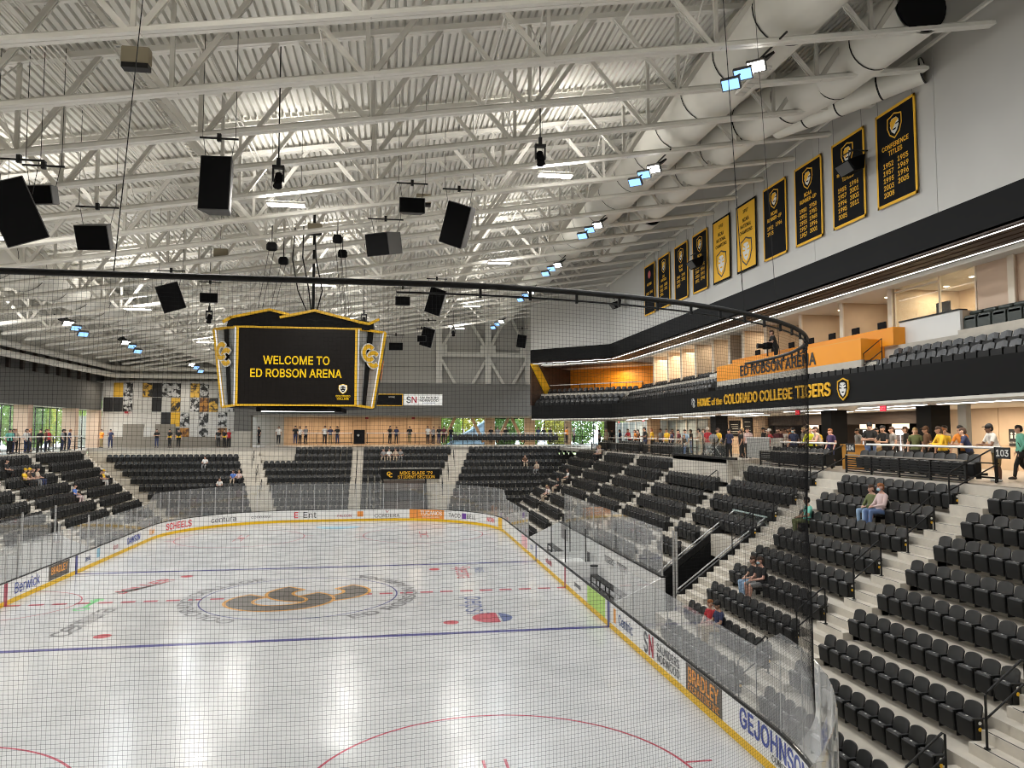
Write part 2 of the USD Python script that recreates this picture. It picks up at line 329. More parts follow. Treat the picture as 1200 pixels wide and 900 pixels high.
obj('brace', MB().bar((-25.0, 19.6, 9.9), (-25.0, 23.8, 6.6), .35, .5), WOOD_L, lw)
# concourse slabs
fl = struct('floor', 'concourse floor slab around the top of the seating bowl')
for p in ([(21.29, -46), (34, -46), (34, 53), (21.29, 53)], [(-30, 38.77), (21.29, 38.77), (21.29, 53), (-30, 53)], [(-30, -46), (-21.29, -46), (-21.29, 31), (-24, 38.77), (-30, 38.77)], [(-21.29, -46), (21.29, -46), (21.29, -38.9), (-21.29, -38.9)]):
    obj('floor_slab', MB().prism(p, 6.0, 6.3), SLAB, fl)
obj('floor_base', MB().box(-34, 34, -46, 56, -.3, -.05), SLAB, fl)

# ------------------------------------------------------------------ seating bowl: concrete tiers, aisle steps
ZT, RISE, DEP, XB, YB = 5.38, .632, .877, 21.1, 38.6
def zf(k): return ZT - RISE*k
def xb(k): return XB - DEP*k          # line of the seat backs, side stands
def yb(k): return YB - DEP*k          # the same, end stands
def xf(k): return xb(k) - .70
def yf(k): return yb(k) - .70
bowl = struct('terrace', 'pale concrete terraces of the seating bowl')
FARZ = .12
def ring(k):
    """front line of row k from the near left to the near right, going round the far end"""
    return [(-xf(k), -31.0), (-xf(k), 29.8-.35*k), (-(20.9-1.0*(k-1)) - 1.3, yf(k)), (-10.6, yf(k)), (18.6+1.0*(4-k)+1.4, yf(k)), (xf(k), 29.8-.35*k), (xf(k), -31.0)]
def sidebox(sx, k, y0, y1): 
    a, b = xf(k), xb(k)+.177
    return MB().box(min(sx*a, sx*b), max(sx*a, sx*b), y0, y1, max(zf(k)-.9, -.05), zf(k))
VOM = (-9.6, -6.65)
for k in range(9):
    R0, R1 = ring(k), ring(k-1)
    for sx in (1, -1):
        spans = [(-31, 29.8-.35*k)]
        if sx == 1 and k >= 4: spans = [(-31, VOM[0]), (VOM[1], 29.8-.35*k)]
        if k >= 7: spans = ([(-31, VOM[0]), (10.7, 29.8-.35*k)] if sx == 1 else [(10.7, 29.8-.35*k)])
        for y0, y1 in spans: obj('tier', sidebox(sx, k, y0, y1), CONC, bowl)
    for i in (1, 4):
        for t in range(3):
            def mix(a, b, s): return tuple(np.array(a)*(1-s) + np.array(b)*s)
            q = [mix(R0[i], R1[i], t/3), mix(R0[i+1], R1[i+1], t/3), mix(R0[i+1], R1[i+1], (t+1)/3), mix(R0[i], R1[i], (t+1)/3)]
            obj('corner_step', MB().prism(q, max(zf(k)-.9, -.05), zf(k) + RISE*t/3), CONC_D, bowl)
    ft = Polygon([R0[2], R0[4], (R1[4][0], yf(k)+DEP), (R1[2][0], yf(k)+DEP)])
    if k >= 5: ft = ft.difference(sbox(3.5, 30, 7.35, 34.3))
    for q in getattr(ft, 'geoms', [ft]): obj('tier', MB().prism(q, max(zf(k)-.9, -.05), zf(k)+FARZ), CONC, bowl)
    if k >= 1: obj('tier', MB().box(-22, 22, -yb(k)-.177, -yf(k), max(zf(k)-.9, -.05), zf(k)), CONC, bowl)
    if k < 9: pass
obj('back_wall', MB().box(21.277, 21.45, -31, 26, 4.6, 6.3), CONC, bowl)
obj('back_wall', MB().prism([(-24, yb(0)+.177), (21.3, yb(0)+.177), (21.3, yb(0)+.4), (-24, yb(0)+.4)], 4.6, 6.3), CONC, bowl)
obj('back_wall', MB().box(-21.45, -21.277, -31, 29.8, 4.6, 6.3), CONC, bowl)
RA = [(-25.5, -24.2), (-18.69, -17.40), (-11.4, -9.75), (-3.8, -2.55), (4.45, 5.8), (12.3, 13.35), (20.35, 21.3)]     # aisles on the sides
FA = [(-10.5, -8.4), (.42, 1.5), (10.1, 11.9)]                                                                       # aisles at the far end
def aisle(sx, y0, y1, near, label):
    t = thing('aisle_stairs', label, 'stairs')
    for k in range(-0, 9 if sx*y0 < -12 or y0 > 12 else 7):
        if sx == 1 and k >= 4 and y0 == -11.4: pass
        xr = xb(k)+.177
        for j, (o, h) in enumerate(((.585, .2107), (.2925, .4213))):
            if k == 0: h = h*(6.3-ZT)/RISE
            a, b = xr-o, xr
            s = obj('step', MB().box(min(sx*a, sx*b), max(sx*a, sx*b), y0, y1, zf(k)-.01, zf(k)+h), CONC_D, t)
            if near: obj('nosing', MB().box(a+.02, a+.05, y0+.12, y1-.12, zf(k)+h, zf(k)+h+.004), INK, s)
for y0, y1 in RA: aisle(1, y0, y1, y0 < -15, f'pale concrete aisle steps up the right stand, {ORD[RA.index((y0, y1))+1]} aisle from the camera')
for i, (y0, y1) in enumerate(RA[4:]): aisle(-1, y0, y1, False, f'pale concrete aisle steps up the left stand, {ORD[i+1]} of its aisles in view')
for i, (x0, x1) in enumerate(FA):
    t = thing('aisle_stairs', f'pale concrete aisle steps up the far end stand, {ORD[i+1]} aisle from the left', 'stairs')
    for k in range(9):
        sh = (0, 0) if i == 1 else ((.33*k, .33*k) if i == 0 else (-.35*k, -.33*k))
        for o, h in ((.585, .21), (.2925, .42)): obj('step', MB().box(x0+sh[0], x1+sh[1], yb(k)+.177-o, yb(k)+.177, zf(k)+FARZ-.01, zf(k)+FARZ+h), CONC_D, t)

# ------------------------------------------------------------------ seats
def back_shape(w, z0, z1, y0, lean, t, nx, nz, curve):
    v, f = [], []
    for s in (0, 1):
        for j in range(nz+1):
            for i in range(nx+1):
                u = i/nx*2-1; q = j/nz; hw = w/2*(1 - .09*max(0, q-.62)**2/.1444)
                zz = z0 + (z1-z0)*q - (.05*abs(u)**3)*(q > .9)
                v.append((u*hw, y0 - lean*q + curve*(u*u) + s*t, zz))
    N = (nx+1)*(nz+1)
    for j in range(nz):
        for i in range(nx):
            a = j*(nx+1)+i; f += [(a, a+nx+1, a+nx+2, a+1), (N+a, N+a+1, N+a+nx+2, N+a+nx+1)]
    bd = [i for i in range(nx+1)] + [(j)*(nx+1)+nx for j in range(1, nz+1)] + [nz*(nx+1)+i for i in range(nx-1, -1, -1)] + [j*(nx+1) for j in range(nz-1, 0, -1)]
    for i in range(len(bd)): a, b = bd[i], bd[(i+1) % len(bd)]; f.append((a, b, N+b, N+a))
    return MB().add(v, f)
def seat_parts(t, last=False, down=False):
    obj('backrest', back_shape(.455, .37, .87, .085, .12, .035, 8, 6, .035), BLACKS, t, smooth=40)
    g = rounded_box(.43, .085, .40, .03); T = trimesh.transformations.rotation_matrix(math.radians(-84 if down else -6), [1, 0, 0]); T[:3, 3] = (0, .32 if down else .235, .40 if down else .385)
    p = obj('seat_pan', MB().tm(g, T), BLACKP, t, smooth=35)
    if not down: obj('seat_lip', MB().tm(rounded_box(.40, .10, .035, .015), frame((0, .205, .585), (1, 0, 0), (0, 1, 0))), mat('seat_lip_plastic', (.045, .045, .046), .35), p, smooth=35)
    if not down: obj('number_plate', MB().box(-.022, .022, .19, .225, .6025, .606), WHITEP, p)
    for s in ((-1, 1) if last else (-1,)):
        x = s*.25
        obj('armrest', MB().tm(rounded_box(.045, .30, .03, .012), frame((x, .17, .625), (1, 0, 0), (0, 1, 0))), BLACKS, t, smooth=35)
        obj('standard', MB().box(x-.012, x+.012, .06, .24, .12, .61).box(x-.012, x+.012, -.16, .1, .22, .30), BLACKT, t)
def end_badge(t):
    obj('row_disc', MB().tm(trimesh.creation.cylinder(.035, .006, sections=14), frame((-.265, .14, .54), (0, 0, 1), (0, 1, 0))), WHITEP, t)
    obj('end_badge', MB().tm(trimesh.creation.cylinder(.04, .006, sections=10), frame((-.265, .14, .42), (0, 0, 1), (0, 1, 0))), YEL, t)
PLACED = []     # every further seat: (x, y, z, heading)
proto = {}
OCC = set()
def put_seat(x, y, z, rz, label, end=0, down=False, group='folding seats in the right stand'):
    key = 'down' if down else 'end' if end else 'mid'
    if key not in proto:
        t = thing('arena_seat', label, 'seat', (x, y, z), rz, group); seat_parts(t, last=bool(end), down=down)
        if end and not down: end_badge(t)
        proto[key] = t; return
    dup(proto[key], label, (x, y, z), rz, group)
def occupied(sec, k, i): return (sec, k, i) in OCC

# blocks of the right stand that show largest: every seat a thing of its own
# seats with a person in them: (block, row, place)
OCC |= {('C', 1, 4), ('C', 1, 5), ('C', 5, 7), ('C', 5, 8), ('C', 2, 10), ('C', 7, 6), ('C', 7, 7)}
BLK = {'B': ('nearest right block', 11, -18.94, -1, 'sign 103 aisle'), 'C': ('block under sign 103', 12, -17.15, 1, 'sign 103 aisle'),
       'D': ('block beside the stair tunnel', 12, -9.5, 1, 'its right aisle')}
def nth(n): return ORD[n]
for sec, (nm, n, y0, sg, ai) in BLK.items():
    for k in range(9):
        idx = range(n)
        if sec == 'D' and k >= 4: idx = range(7, 12)
        if sec == 'D' and k >= 7: continue
        for i in idx:
            y = y0 + sg*.5*i
            end = (i == n-1) if sec == 'B' else (i == 0)
            if not end: end = (sec == 'B' and i == 0) and 0
            dn = occupied(sec, k, i)
            put_seat(xb(k), y, zf(k), 90, f'{"seat folded down" if dn else "folded seat"}, {nth(i+1)} from {ai}, {nth(k+1)} row down, {nm}', end, dn)
for i in range(12): put_seat(22.0, -17.0+.5*i, 6.3, 90, f'black seat behind the slatted rail, {nth(i+1)} leftwards from sign 103', 0, False, 'seats under the counter by sign 103')
# the further seats, as one mass
def row_y(sx, k, y0, y1):
    n = int((y1-y0)/.5+.5); return [y0+.25+i*(y1-y0-.5)/(n-1) for i in range(n)]
for a, b, kk in ((-2.55, 4.45, range(1, 7)), (5.8, 12.3, range(0, 7)), (13.35, 20.35, range(0, 9))):
    for k in kk:
        if k >= 7 and a < 10: continue
        for y in row_y(1, k, a, b): PLACED.append((xb(k), y, zf(k), 90))
for k in range(9):
    for y in row_y(1, k, 21.4, 29.5-.35*k): PLACED.append((xb(k), y, zf(k), 90))
    for a, b in ((5.8, 12.3), (13.35, 20.35), (21.4, 29.5-.35*k), (-2.55, 4.45)):
        if k >= 7 and a < 10: continue
        for y in row_y(-1, k, a, b): PLACED.append((-xb(k), y, zf(k), -90))
    fx = [(-10.5+.33*k, 1, -(20.9-1.0*(k-1))-.9 if k else -22.5), (.42, -1, None), (10.1-.33*k, 1, 1.5), (11.9-.33*k, 0, 18.6+1.0*(4-k)+1.0)]
    spans = []
    if k >= 1: spans.append((-(20.9-1.0*(k-1))-1.0, -10.5+.33*k))
    spans.append((-5.0 if k < 2 else -8.4+.33*k, .42))
    r2 = 10.1-.35*k
    if k >= 4: r2 = 3.2
    spans.append((1.5, r2)); spans.append((11.9-.33*k, 18.6+1.0*(4-k)+1.0))
    for a, b in spans:
        n = int((b-a)/.5)
        for i in range(n): PLACED.append((a+.25+(b-a-.5)*i/max(1, n-1), yb(k), zf(k)+FARZ, 180))
for a, b in ((-9.2, -4.3), (6.1, 12.0), (13.6, 20.0), (21.6, 25)):
    for y in row_y(1, 0, a, b): PLACED.append((22.0, y, 6.3, 90))
for i in range(22): PLACED.append((10.7+.5*i, 39.9, 6.75, 180))
for a, b in ((13.6, 19.9),): pass
pi = UsdGeom.PointInstancer.Define(stage, '/World/seating')
setd(pi.GetPrim(), 'rows of further black folding seats in the far, left and distant right stands', 'seats', 'further folding seats', 'stuff')
far_seat = MB()
b = back_shape(.455, .37, .87, .085, .12, .04, 2, 2, .035)
far_seat.box(-.215, .215, .19, .27, .19, .60); far_seat.box(-.27, -.235, .03, .31, .60, .635); far_seat.box(-.262, -.238, -.14, .24, .14, .61)
fs = UsdGeom.Xform.Define(stage, '/World/seating/seat')
usdkit.mesh(stage, '/World/seating/seat/shell', far_seat.get(), BLACKP)
usdkit.mesh(stage, '/World/seating/seat/back', b.get(), BLACKS)
usdkit.mesh(stage, '/World/seating/seat/lip', MB().box(-.20, .20, .16, .25, .60, .612).get(), MATS['seat_lip_plastic'])
usdkit.mesh(stage, '/World/seating/seat/plate', MB().box(-.03, .03, .185, .23, .6125, .618).get(), WHITEP)
pi.CreatePrototypesRel().SetTargets([fs.GetPath()])
pi.CreatePositionsAttr(Vt.Vec3fArray([Gf.Vec3f(*map(float, p[:3])) for p in PLACED])); pi.CreateProtoIndicesAttr(Vt.IntArray([0]*len(PLACED)))
pi.CreateOrientationsAttr(Vt.QuathArray([Gf.Quath(math.cos(math.radians(p[3]/2)), 0, 0, math.sin(math.radians(p[3]/2))) for p in PLACED]))

# ------------------------------------------------------------------ handrails
def handrail(sx, xa, y, za, label, group, parent=None):
    """one loop of rail up the middle or side of an aisle: two posts, a top rail bent down at the lower end, a middle rail"""
    t = thing('handrail', label, 'handrail', (sx*xa, y, za), 0 if sx > 0 else 180, group)
    dx, dz = .88, .632; r = .024
    obj('top_rail', MB().tube([(0, 0, 0), (0, 0, 1.0), (.05, 0, 1.06), (dx-.06, 0, dz+1.0), (dx, 0, dz+.97), (dx, 0, dz)], r, 8), BLACKT, t, smooth=40)
    obj('middle_rail', MB().tube([(0, 0, .56), (dx, 0, dz+.56)], r*.85, 8), BLACKT, t, smooth=40)
    for x, z in ((0, 0), (dx, dz)): obj('base_flange', MB().tm(trimesh.creation.cylinder(.06, .012, sections=12), frame((x, 0, z+.006), (1, 0, 0), (0, 1, 0))), BLACKT, t)
    return t
hr = None
for ai, (y, nm) in enumerate(((-24.6, 'aisle in the bottom right corner'), (-17.75, 'aisle under sign 103'), (-9.95, 'aisle right of the stair tunnel'), (-2.9, 'aisle left of the stair tunnel'), (5.0, 'fifth aisle from the camera'), (12.8, 'sixth aisle from the camera'), (20.8, 'seventh aisle from the camera'))):
    for j, x in enumerate((15.5, 17.28, 19.03, 13.73)):
        if ai == 0 and j == 2: continue
        if ai > 1 and j == 3: continue
        lab = f'black handrail on the right stand, {["second lowest", "middle", "highest", "lowest"][j]} in the {nm}'
        if ai >= 2 and j == 0 and ai < 5: x = 15.6; continue
        z = 1.81 + .72*(x-15.5)
        if hr is None: hr = handrail(1, x, y, z, lab, 'aisle handrails')
        else: dup(hr, lab, (x, y, z))
for ai, y in enumerate((5.0, 12.8, 20.8)):
    for j, x in enumerate((17.28, 19.03)):
        dup(hr, f'black tube handrail on the left stand, {["lower", "upper"][j]} in the {ORD[ai+1]} aisle from the left', (-x, y, 1.81+.72*(x-15.5)), 180)
for ai, (x, dx) in enumerate(((-9.4, .33), (.95, 0), (11.0, -.34))):
    for k in (2, 4, 6): dup(hr, f'handrail in the far end stand, {ORD[ai+1]} aisle from the left, {["highest", "middle", "lowest"][k//2-1]}', (x+dx*k, yb(k)-.1, zf(k)+FARZ+.21), 90)
# top landing rail beside sign 103, and its like one aisle on
for y, nm in ((-17.35, 'stepped handrail rising to sign 103'), (-9.75, 'stepped handrail at the top of the aisle right of the stair tunnel')):
    t = thing('handrail', 'black '+nm, 'handrail', (20.75, y, 5.59), 0, 'aisle handrails')
    obj('top_rail', MB().tube([(0, 0, 0), (0, 0, 1.0), (.1, 0, 1.08), (1.45, 0, 1.72)], .026, 8), BLACKT, t, smooth=40)
    obj('middle_rail', MB().tube([(0, 0, .5), (1.6, 0, 1.25)], .022, 8), BLACKT, t, smooth=40)
    obj('post', MB().tube([(1.6, 0, .7), (1.6, 0, 1.8)], .028, 8), BLACKT, t, smooth=40)
# ------------------------------------------------------------------ people
SKIN = {c: mat('skin_'+c, v, .55) for c, v in {'fair': (.55, .33, .24), 'tan': (.40, .22, .14), 'brown': (.20, .10, .06), 'pink': (.62, .35, .27)}.items()}
CL = {c: mat('cloth_'+c, v, .85) for c, v in {'black': (.015, .015, .016), 'white': (.72, .70, .67), 'grey': (.25, .25, .25), 'navy': (.03, .04, .10), 'blue': (.10, .20, .55), 'jeans': (.13, .20, .38), 'paleblue': (.32, .45, .62),
      'khaki': (.28, .20, .09), 'olive': (.13, .15, .06), 'yellow': (.80, .50, .03), 'lime': (.62, .66, .03), 'orange': (.75, .25, .03), 'red': (.45, .03, .04), 'teal': (.18, .55, .45), 'beige': (.50, .40, .30), 'pink': (.62, .48, .47), 'maroon': (.14, .03, .04), 'purple': (.06, .04, .12), 'brown': (.12, .06, .03)}.items()}
HAIR = {c: mat('hair_'+c, v, .7) for c, v in {'black': (.012, .010, .009), 'brown': (.06, .03, .018), 'ginger': (.28, .10, .03), 'blond': (.38, .26, .12), 'grey': (.32, .30, .28)}.items()}
EYE = mat('eye', (.02, .015, .012), .2); MASKM = mat('mask_blue', (.45, .68, .78), .8); SHOE = mat('shoe_leather', (.05, .045, .04), .6); SHOEW = mat('shoe_white', (.7, .7, .68), .6)
def sph(c, r, n=10): return m3.Manifold.sphere(r, n).translate([float(x) for x in c])
def hull(*cr, n=10): return m3.Manifold.batch_hull([sph(c, r, n) for c, r in cr])
def tri(m, edge=0.0, it=0):
    if edge: m = m.refine_to_length(edge)
    g = m.to_mesh(); t = trimesh.Trimesh(g.vert_properties[:, :3], g.tri_verts, process=False)
    if it: trimesh.smoothing.filter_taubin(t, iterations=it)
    return t
def person(label, loc, face, pose='stand', shirt='black', trousers='navy', hair='brown', skin='fair', H=1.72, sleeves='short', shorts=False, hat=None, mask=False, fine=False, longhair=False, group=None, twist=0.0, shoes='dark', jersey=None, bag=None):
    """face: heading in degrees that the person looks along (0 is +x). Built facing +y at the origin, then turned."""
    t = thing('person', label, 'person', loc, face-90, group); s = H/1.72
    V = lambda x, y, z: np.array([x, y, z])*s
    n = 14 if fine else 8
    if pose == 'sit':
        hip, sh, hd = V(0, .0, .50), V(0, -.06, .98), V(0, .0, 1.24); knee = [V(-.13, .44, .51), V(.15, .43, .51)]; ank = [V(-.12, .47, .09), V(.16, .40, .09)]
        el = [V(-.25, .05, .72), V(.25, .05, .72)]; wr = [V(-.08, .30, .66), V(.09, .28, .66)]; hips = [V(-.10, .02, .49), V(.10, .02, .49)]
    else:
        ln = .16 if pose == 'lean' else 0.0
        hip, sh, hd = V(0, 0, .92), V(0, ln, 1.40), V(0, ln+.05, 1.61)
        hips = [V(-.09, 0, .90), V(.09, 0, .90)]; knee = [V(-.10, .03, .49), V(.11, .0, .49)]; ank = [V(-.11, -.02, .09), V(.12, -.03, .09)]
        if pose == 'walk': knee = [V(-.09, .16, .50), V(.09, -.02, .49)]; ank = [V(-.10, .22, .09), V(.10, -.30, .12)]
        el = [V(-.26, -.03, 1.13), V(.26, -.03, 1.13)]; wr = [V(-.25, .08, .90), V(.25, .08, .90)]
        if pose == 'lean': el = [V(-.27, .28, 1.12), V(.27, .28, 1.12)]; wr = [V(-.08, .46, 1.13), V(.10, .47, 1.13)]
        if pose == 'phone': el = [V(-.26, .02, 1.12), V(.27, .20, 1.16)]; wr = [V(-.22, .12, .94), V(.12, .36, 1.36)]
        if pose == 'cross': el = [V(-.27, .05, 1.12), V(.27, .05, 1.12)]; wr = [V(.10, .22, 1.13), V(-.10, .22, 1.17)]
    shl = [sh + V(-.18, 0, -.01), sh + V(.18, 0, -.01)]
    nk = sh + (hd-sh)*.45; ax = (hd-sh)/np.linalg.norm(hd-sh)
    # body: one surface
    P = [hull((hips[0], .11*s), (hips[1], .11*s), (hip*.55+sh*.45, .115*s), n=n), hull((hip*.55+sh*.45, .12*s), (shl[0]*.72+shl[1]*.28, .10*s), (shl[1]*.72+shl[0]*.28, .10*s), n=n),
         hull((shl[0], .062*s), (shl[1], .062*s), (nk, .055*s), n=n), hull((sh, .058*s), (hd - V(0, 0, .04), .055*s), n=n),
         hull((hd + V(0, -.012, .03), .092*s), (hd + V(0, .035, -.035), .066*s), (hd + V(0, .045, -.075), .045*s), n=n+2)]
    P.append(hull((hd + V(0, .10, .015), .013*s), (hd + V(0, .115, -.02), .019*s), n=6))
    for q in (-1, 1): P.append(hull((hd + V(q*.088, .0, .01), .018*s), (hd + V(q*.092, -.012, -.03), .014*s), n=6))
    for i in (0, 1):
        P += [hull((shl[i], .056*s), (el[i], .043*s), n=n), hull((el[i], .042*s), (wr[i], .028*s), n=n), hull((hips[i], .088*s), (knee[i], .058*s), n=n), hull((knee[i], .058*s), (knee[i]*.6+ank[i]*.4 + V(0, -.025, 0), .056*s), (ank[i], .036*s), n=n)]
        d = wr[i]-el[i]; d = d/np.linalg.norm(d); sd = np.cross(d, [0, 0, 1.0] if abs(d[2]) < .9 else [0, 1.0, 0]); sd /= np.linalg.norm(sd); q = 1 if i else -1
        P.append(hull((wr[i]+d*.015*s, .026*s), (wr[i]+d*.075*s+sd*.022*s, .018*s), (wr[i]+d*.075*s-sd*.022*s, .018*s), n=n))
        if fine:
            dn = np.cross(sd, d)*(-1 if d[2] > -.3 else 1)
            for j, (o, L) in enumerate(((-.030, .062), (-.010, .074), (.010, .070), (.029, .055))):
                b0 = wr[i]+(d*.08+sd*o)*s; b1 = b0+(d*L*.55-np.abs(dn)*[0, 0, .006])*s; b2 = b1+(d*L*.4+np.array([0, 0, -.018]))*s
                P += [hull((b0, .0095*s), (b1, .009*s), n=6), hull((b1, .009*s), (b2, .008*s), n=6)]
            b0 = wr[i]+(d*.03-q*sd*.028)*s; b1 = b0+(d*.035-q*sd*.026)*s; P.append(hull((b0, .013*s), (b1, .0095*s), n=6))
    for i in (0, 1): P.append(hull((ank[i], .034*s), (ank[i]+V(0, .02, -.05), .036*s), (ank[i]+V(0, .14, -.058), .028*s), n=8))
    body = m3.Manifold.batch_boolean(P, m3.OpType.Add)
    obj('body', tri(body, .03 if fine else .0, 4 if fine else 0), SKIN[skin], t, smooth=60)
    o = .014*s
    S = [hull((hips[0], .118*s), (hips[1], .118*s), (hip*.55+sh*.45, .132*s), n=n), hull((hip*.55+sh*.45, .134*s), (shl[0]*.72+shl[1]*.28, .114*s), (shl[1]*.72+shl[0]*.28, .114*s), n=n), hull((shl[0], .072*s), (shl[1], .072*s), (nk-V(0, .01, .02), .052*s), n=n)]
    for i in (0, 1):
        if sleeves != 'none':
            e = el[i] if sleeves == 'long' else shl[i]*.42+el[i]*.58
            S.append(hull((shl[i], .070*s), (e, .058*s), n=n))
            if sleeves == 'long': S.append(hull((el[i], .056*s), (el[i]*.06+wr[i]*.94, .038*s), n=n))
    sm = m3.Manifold.batch_boolean(S, m3.OpType.Add)
    shm = obj('shirt', tri(sm, .035 if fine else .0, 3 if fine else 0), CL[shirt], t, smooth=60)
    if jersey: obj('shirt_band', tri(hull((hips[0]+V(0, 0, .12), .137*s), (hips[1]+V(0, 0, .12), .137*s), n=n)), CL[jersey], shm, smooth=60)
    L = [hull((hips[0], .122*s), (hips[1], .122*s), n=n)]
    for i in (0, 1):
        e = knee[i]*.94+hips[i]*.06
        L.append(hull((hips[i], .104*s), (e, .076*s if shorts else .070*s), n=n))
        if not shorts: L.append(hull((knee[i], .071*s), (ank[i]+V(0, 0, .02), .054*s), n=n))
    lm = m3.Manifold.batch_boolean(L, m3.OpType.Add)
    obj('trousers' if not shorts else 'shorts', tri(lm, .035 if fine else 0, 3 if fine else 0), CL[trousers], t, smooth=60)
    for i in (0, 1): obj('shoe', tri(hull((ank[i]+V(0, -.02, -.045), .045*s), (ank[i]+V(0, .06, -.04), .045*s), (ank[i]+V(0, .16, -.056), .034*s), n=10)), SHOE if shoes == 'dark' else SHOEW, t, smooth=60)
    h = hull((hd+V(0, -.03, .055), .094*s), (hd+V(0, -.05, -.005), .082*s), (hd+V(0, .02, .075), .080*s), n=n+2)
    if longhair: h = h + hull((hd+V(0, -.06, .0), .09*s), (hd+V(0, -.09, -.22), .075*s), n=n)
    obj('hair', tri(h, .03 if fine else 0, 2 if fine else 0), HAIR[hair], t, smooth=60)
    if hat:
        c = obj('cap', tri(hull((hd+V(0, -.015, .075), .102*s), (hd+V(0, .01, .06), .100*s), n=n+2)), CL[hat], t, smooth=60)
        obj('cap_brim', tri(hull((hd+V(-.05, .12, .07), .012*s), (hd+V(.05, .12, .07), .012*s), (hd+V(0, .19, .06), .012*s), n=6)), CL[hat], c, smooth=60)
    if mask: obj('face_mask', tri(hull((hd+V(0, .07, -.045), .052*s), (hd+V(-.03, .06, -.06), .045*s), (hd+V(.03, .06, -.06), .045*s), n=10)), MASKM, t, smooth=60)
    if fine:
        for q in (-1, 1): obj('eye', tri(sph(hd+V(q*.034, .089, .022), .011*s, 10)), EYE, t, smooth=True)
        if not mask: obj('mouth', tri(hull((hd+V(-.022, .094, -.062), .007*s), (hd+V(.022, .094, -.062), .007*s), n=6)), mat('lips', (.38, .12, .10), .5), t, smooth=True)
    if bag: obj('shoulder_bag', MB().tm(rounded_box(.14*s, .26*s, .20*s, .03), frame(V(-.27, .0, .80), (1, 0, 0), (0, 1, 0))).tube([V(-.26, .0, .88), V(-.10, .10, 1.2), V(.12, 0, 1.45)], .012), CL[bag], t)
    return t
# ------------------------------------------------------------------ the rink
HW, HL, RC = 12.95, 30.48, 9.6
def out(s, d=0.0, hw=HW, hl=HL, r=RC):
    """point at arc length s (0 = middle of the right side, counter-clockwise), d outwards"""
    a, b, q = hl-r, 2*(hw-r), math.pi*r/2; per = 4*a+2*b+4*q; s = s % per
    segs = [('l', a, (hw, 0), (0, 1), (1, 0)), ('c', q, (hw-r, hl-r), 0), ('l', b, (hw-r, hl), (-1, 0), (0, 1)), ('c', q, (-hw+r, hl-r), 90), ('l', 2*a, (-hw, hl-r), (0, -1), (-1, 0)),
            ('c', q, (-hw+r, -hl+r), 180), ('l', b, (-hw+r, -hl), (1, 0), (0, -1)), ('c', q, (hw-r, -hl+r), 270), ('l', a, (hw, -hl+r), (0, 1), (1, 0))]
    for g in segs:
        if s <= g[1]+1e-9:
            if g[0] == 'l': return np.array([g[2][0]+g[3][0]*s+g[4][0]*d, g[2][1]+g[3][1]*s+g[4][1]*d])
            t = math.radians(g[3]) + s/r; return np.array([g[2][0]+(r+d)*math.cos(t), g[2][1]+(r+d)*math.sin(t)])
        s -= g[1]
QA = math.pi*RC/2; SA = HL-RC; SB = 2*(HW-RC); PER = 4*SA+2*SB+4*QA
def loop(d, n=160): return Polygon([out(PER*i/n, d) for i in range(n)])
obj('ice', MB().prism(loop(.02), -.05, 0), ICE, None, label='white ice sheet of the rink', kind='structure')
def paint(name, poly, m, z=.002, label=None): return obj(name, MB().flat(poly, np.diag([1, 1, 1, 1.0]) + np.array([[0, 0, 0, 0], [0, 0, 0, 0], [0, 0, 0, z], [0, 0, 0, 0]]), .001), m, marks)
marks = thing('ice_markings', 'painted lines, circles, dots and logos under the ice surface', 'ice markings')
inside = loop(-.02)
for y, n in ((7.77, 'far_blue_line'), (-7.77, 'near_blue_line')): paint('blue_line', sbox(-13, y-.15, 13, y+.15) & inside, BLUEL)
for i in range(27): x = -12.95 + i*.98; paint('red_line_dash', sbox(x, -.15, x+.62, .15) & inside, REDL)
for y in (27.13, -27.13): paint('goal_line', sbox(-13, y-.03, 13, y+.03) & inside, REDL)
circ = lambda x, y, r: Point(x, y).buffer(r, 40)
for y in (-21.03, 21.03):
    for x in (-6.71, 6.71):
        paint('face_off_circle', circ(x, y, 4.57) - circ(x, y, 4.50), REDL); paint('face_off_dot', circ(x, y, .3), RED)
        for sx in (-1, 1):
            for dy in (-.85, .85): paint('hash_mark', sbox(*(sorted((x+sx*4.5, x+sx*5.15))[0], y+dy-.04, sorted((x+sx*4.5, x+sx*5.15))[1], y+dy+.04)), REDL)
            for sy in (-1, 1): paint('face_off_tick', sbox(min(x+sx*.23, x+sx*.30), min(y+sy*.5, y+sy*1.7), max(x+sx*.23, x+sx*.30), max(y+sy*.5, y+sy*1.7)), REDL)
for x in (-6.71, 6.71):
    for y in (-6.1, 6.1): paint('face_off_dot', circ(x, y, .32), RED)
paint('centre_circle', circ(0, 0, 4.57) - circ(0, 0, 4.50), BLUEL)
paint('referee_crease', (circ(-12.95, 0, 3.05) - circ(-12.95, 0, 2.99)) & inside, REDL)
paint('goal_crease', circ(0, 27.13, 1.9) & sbox(-3, 24, 3, 27.1), CREASE)
from shapely import affinity
c1, c2 = cc_polys(4.75)
lo = lambda p: affinity.translate(affinity.scale(affinity.rotate(p, 90, origin=(0, 0)), 1.0, .84, origin=(0, 0)), -.05, -.05)
C1, C2 = lo(c1), lo(c2)
for c, zz in ((C2, .003), (C1, .0055)):
    paint('logo_border', c.buffer(.16), ICEGOLD, zz); paint('logo_letter', c, ICEGREY, zz+.0012)
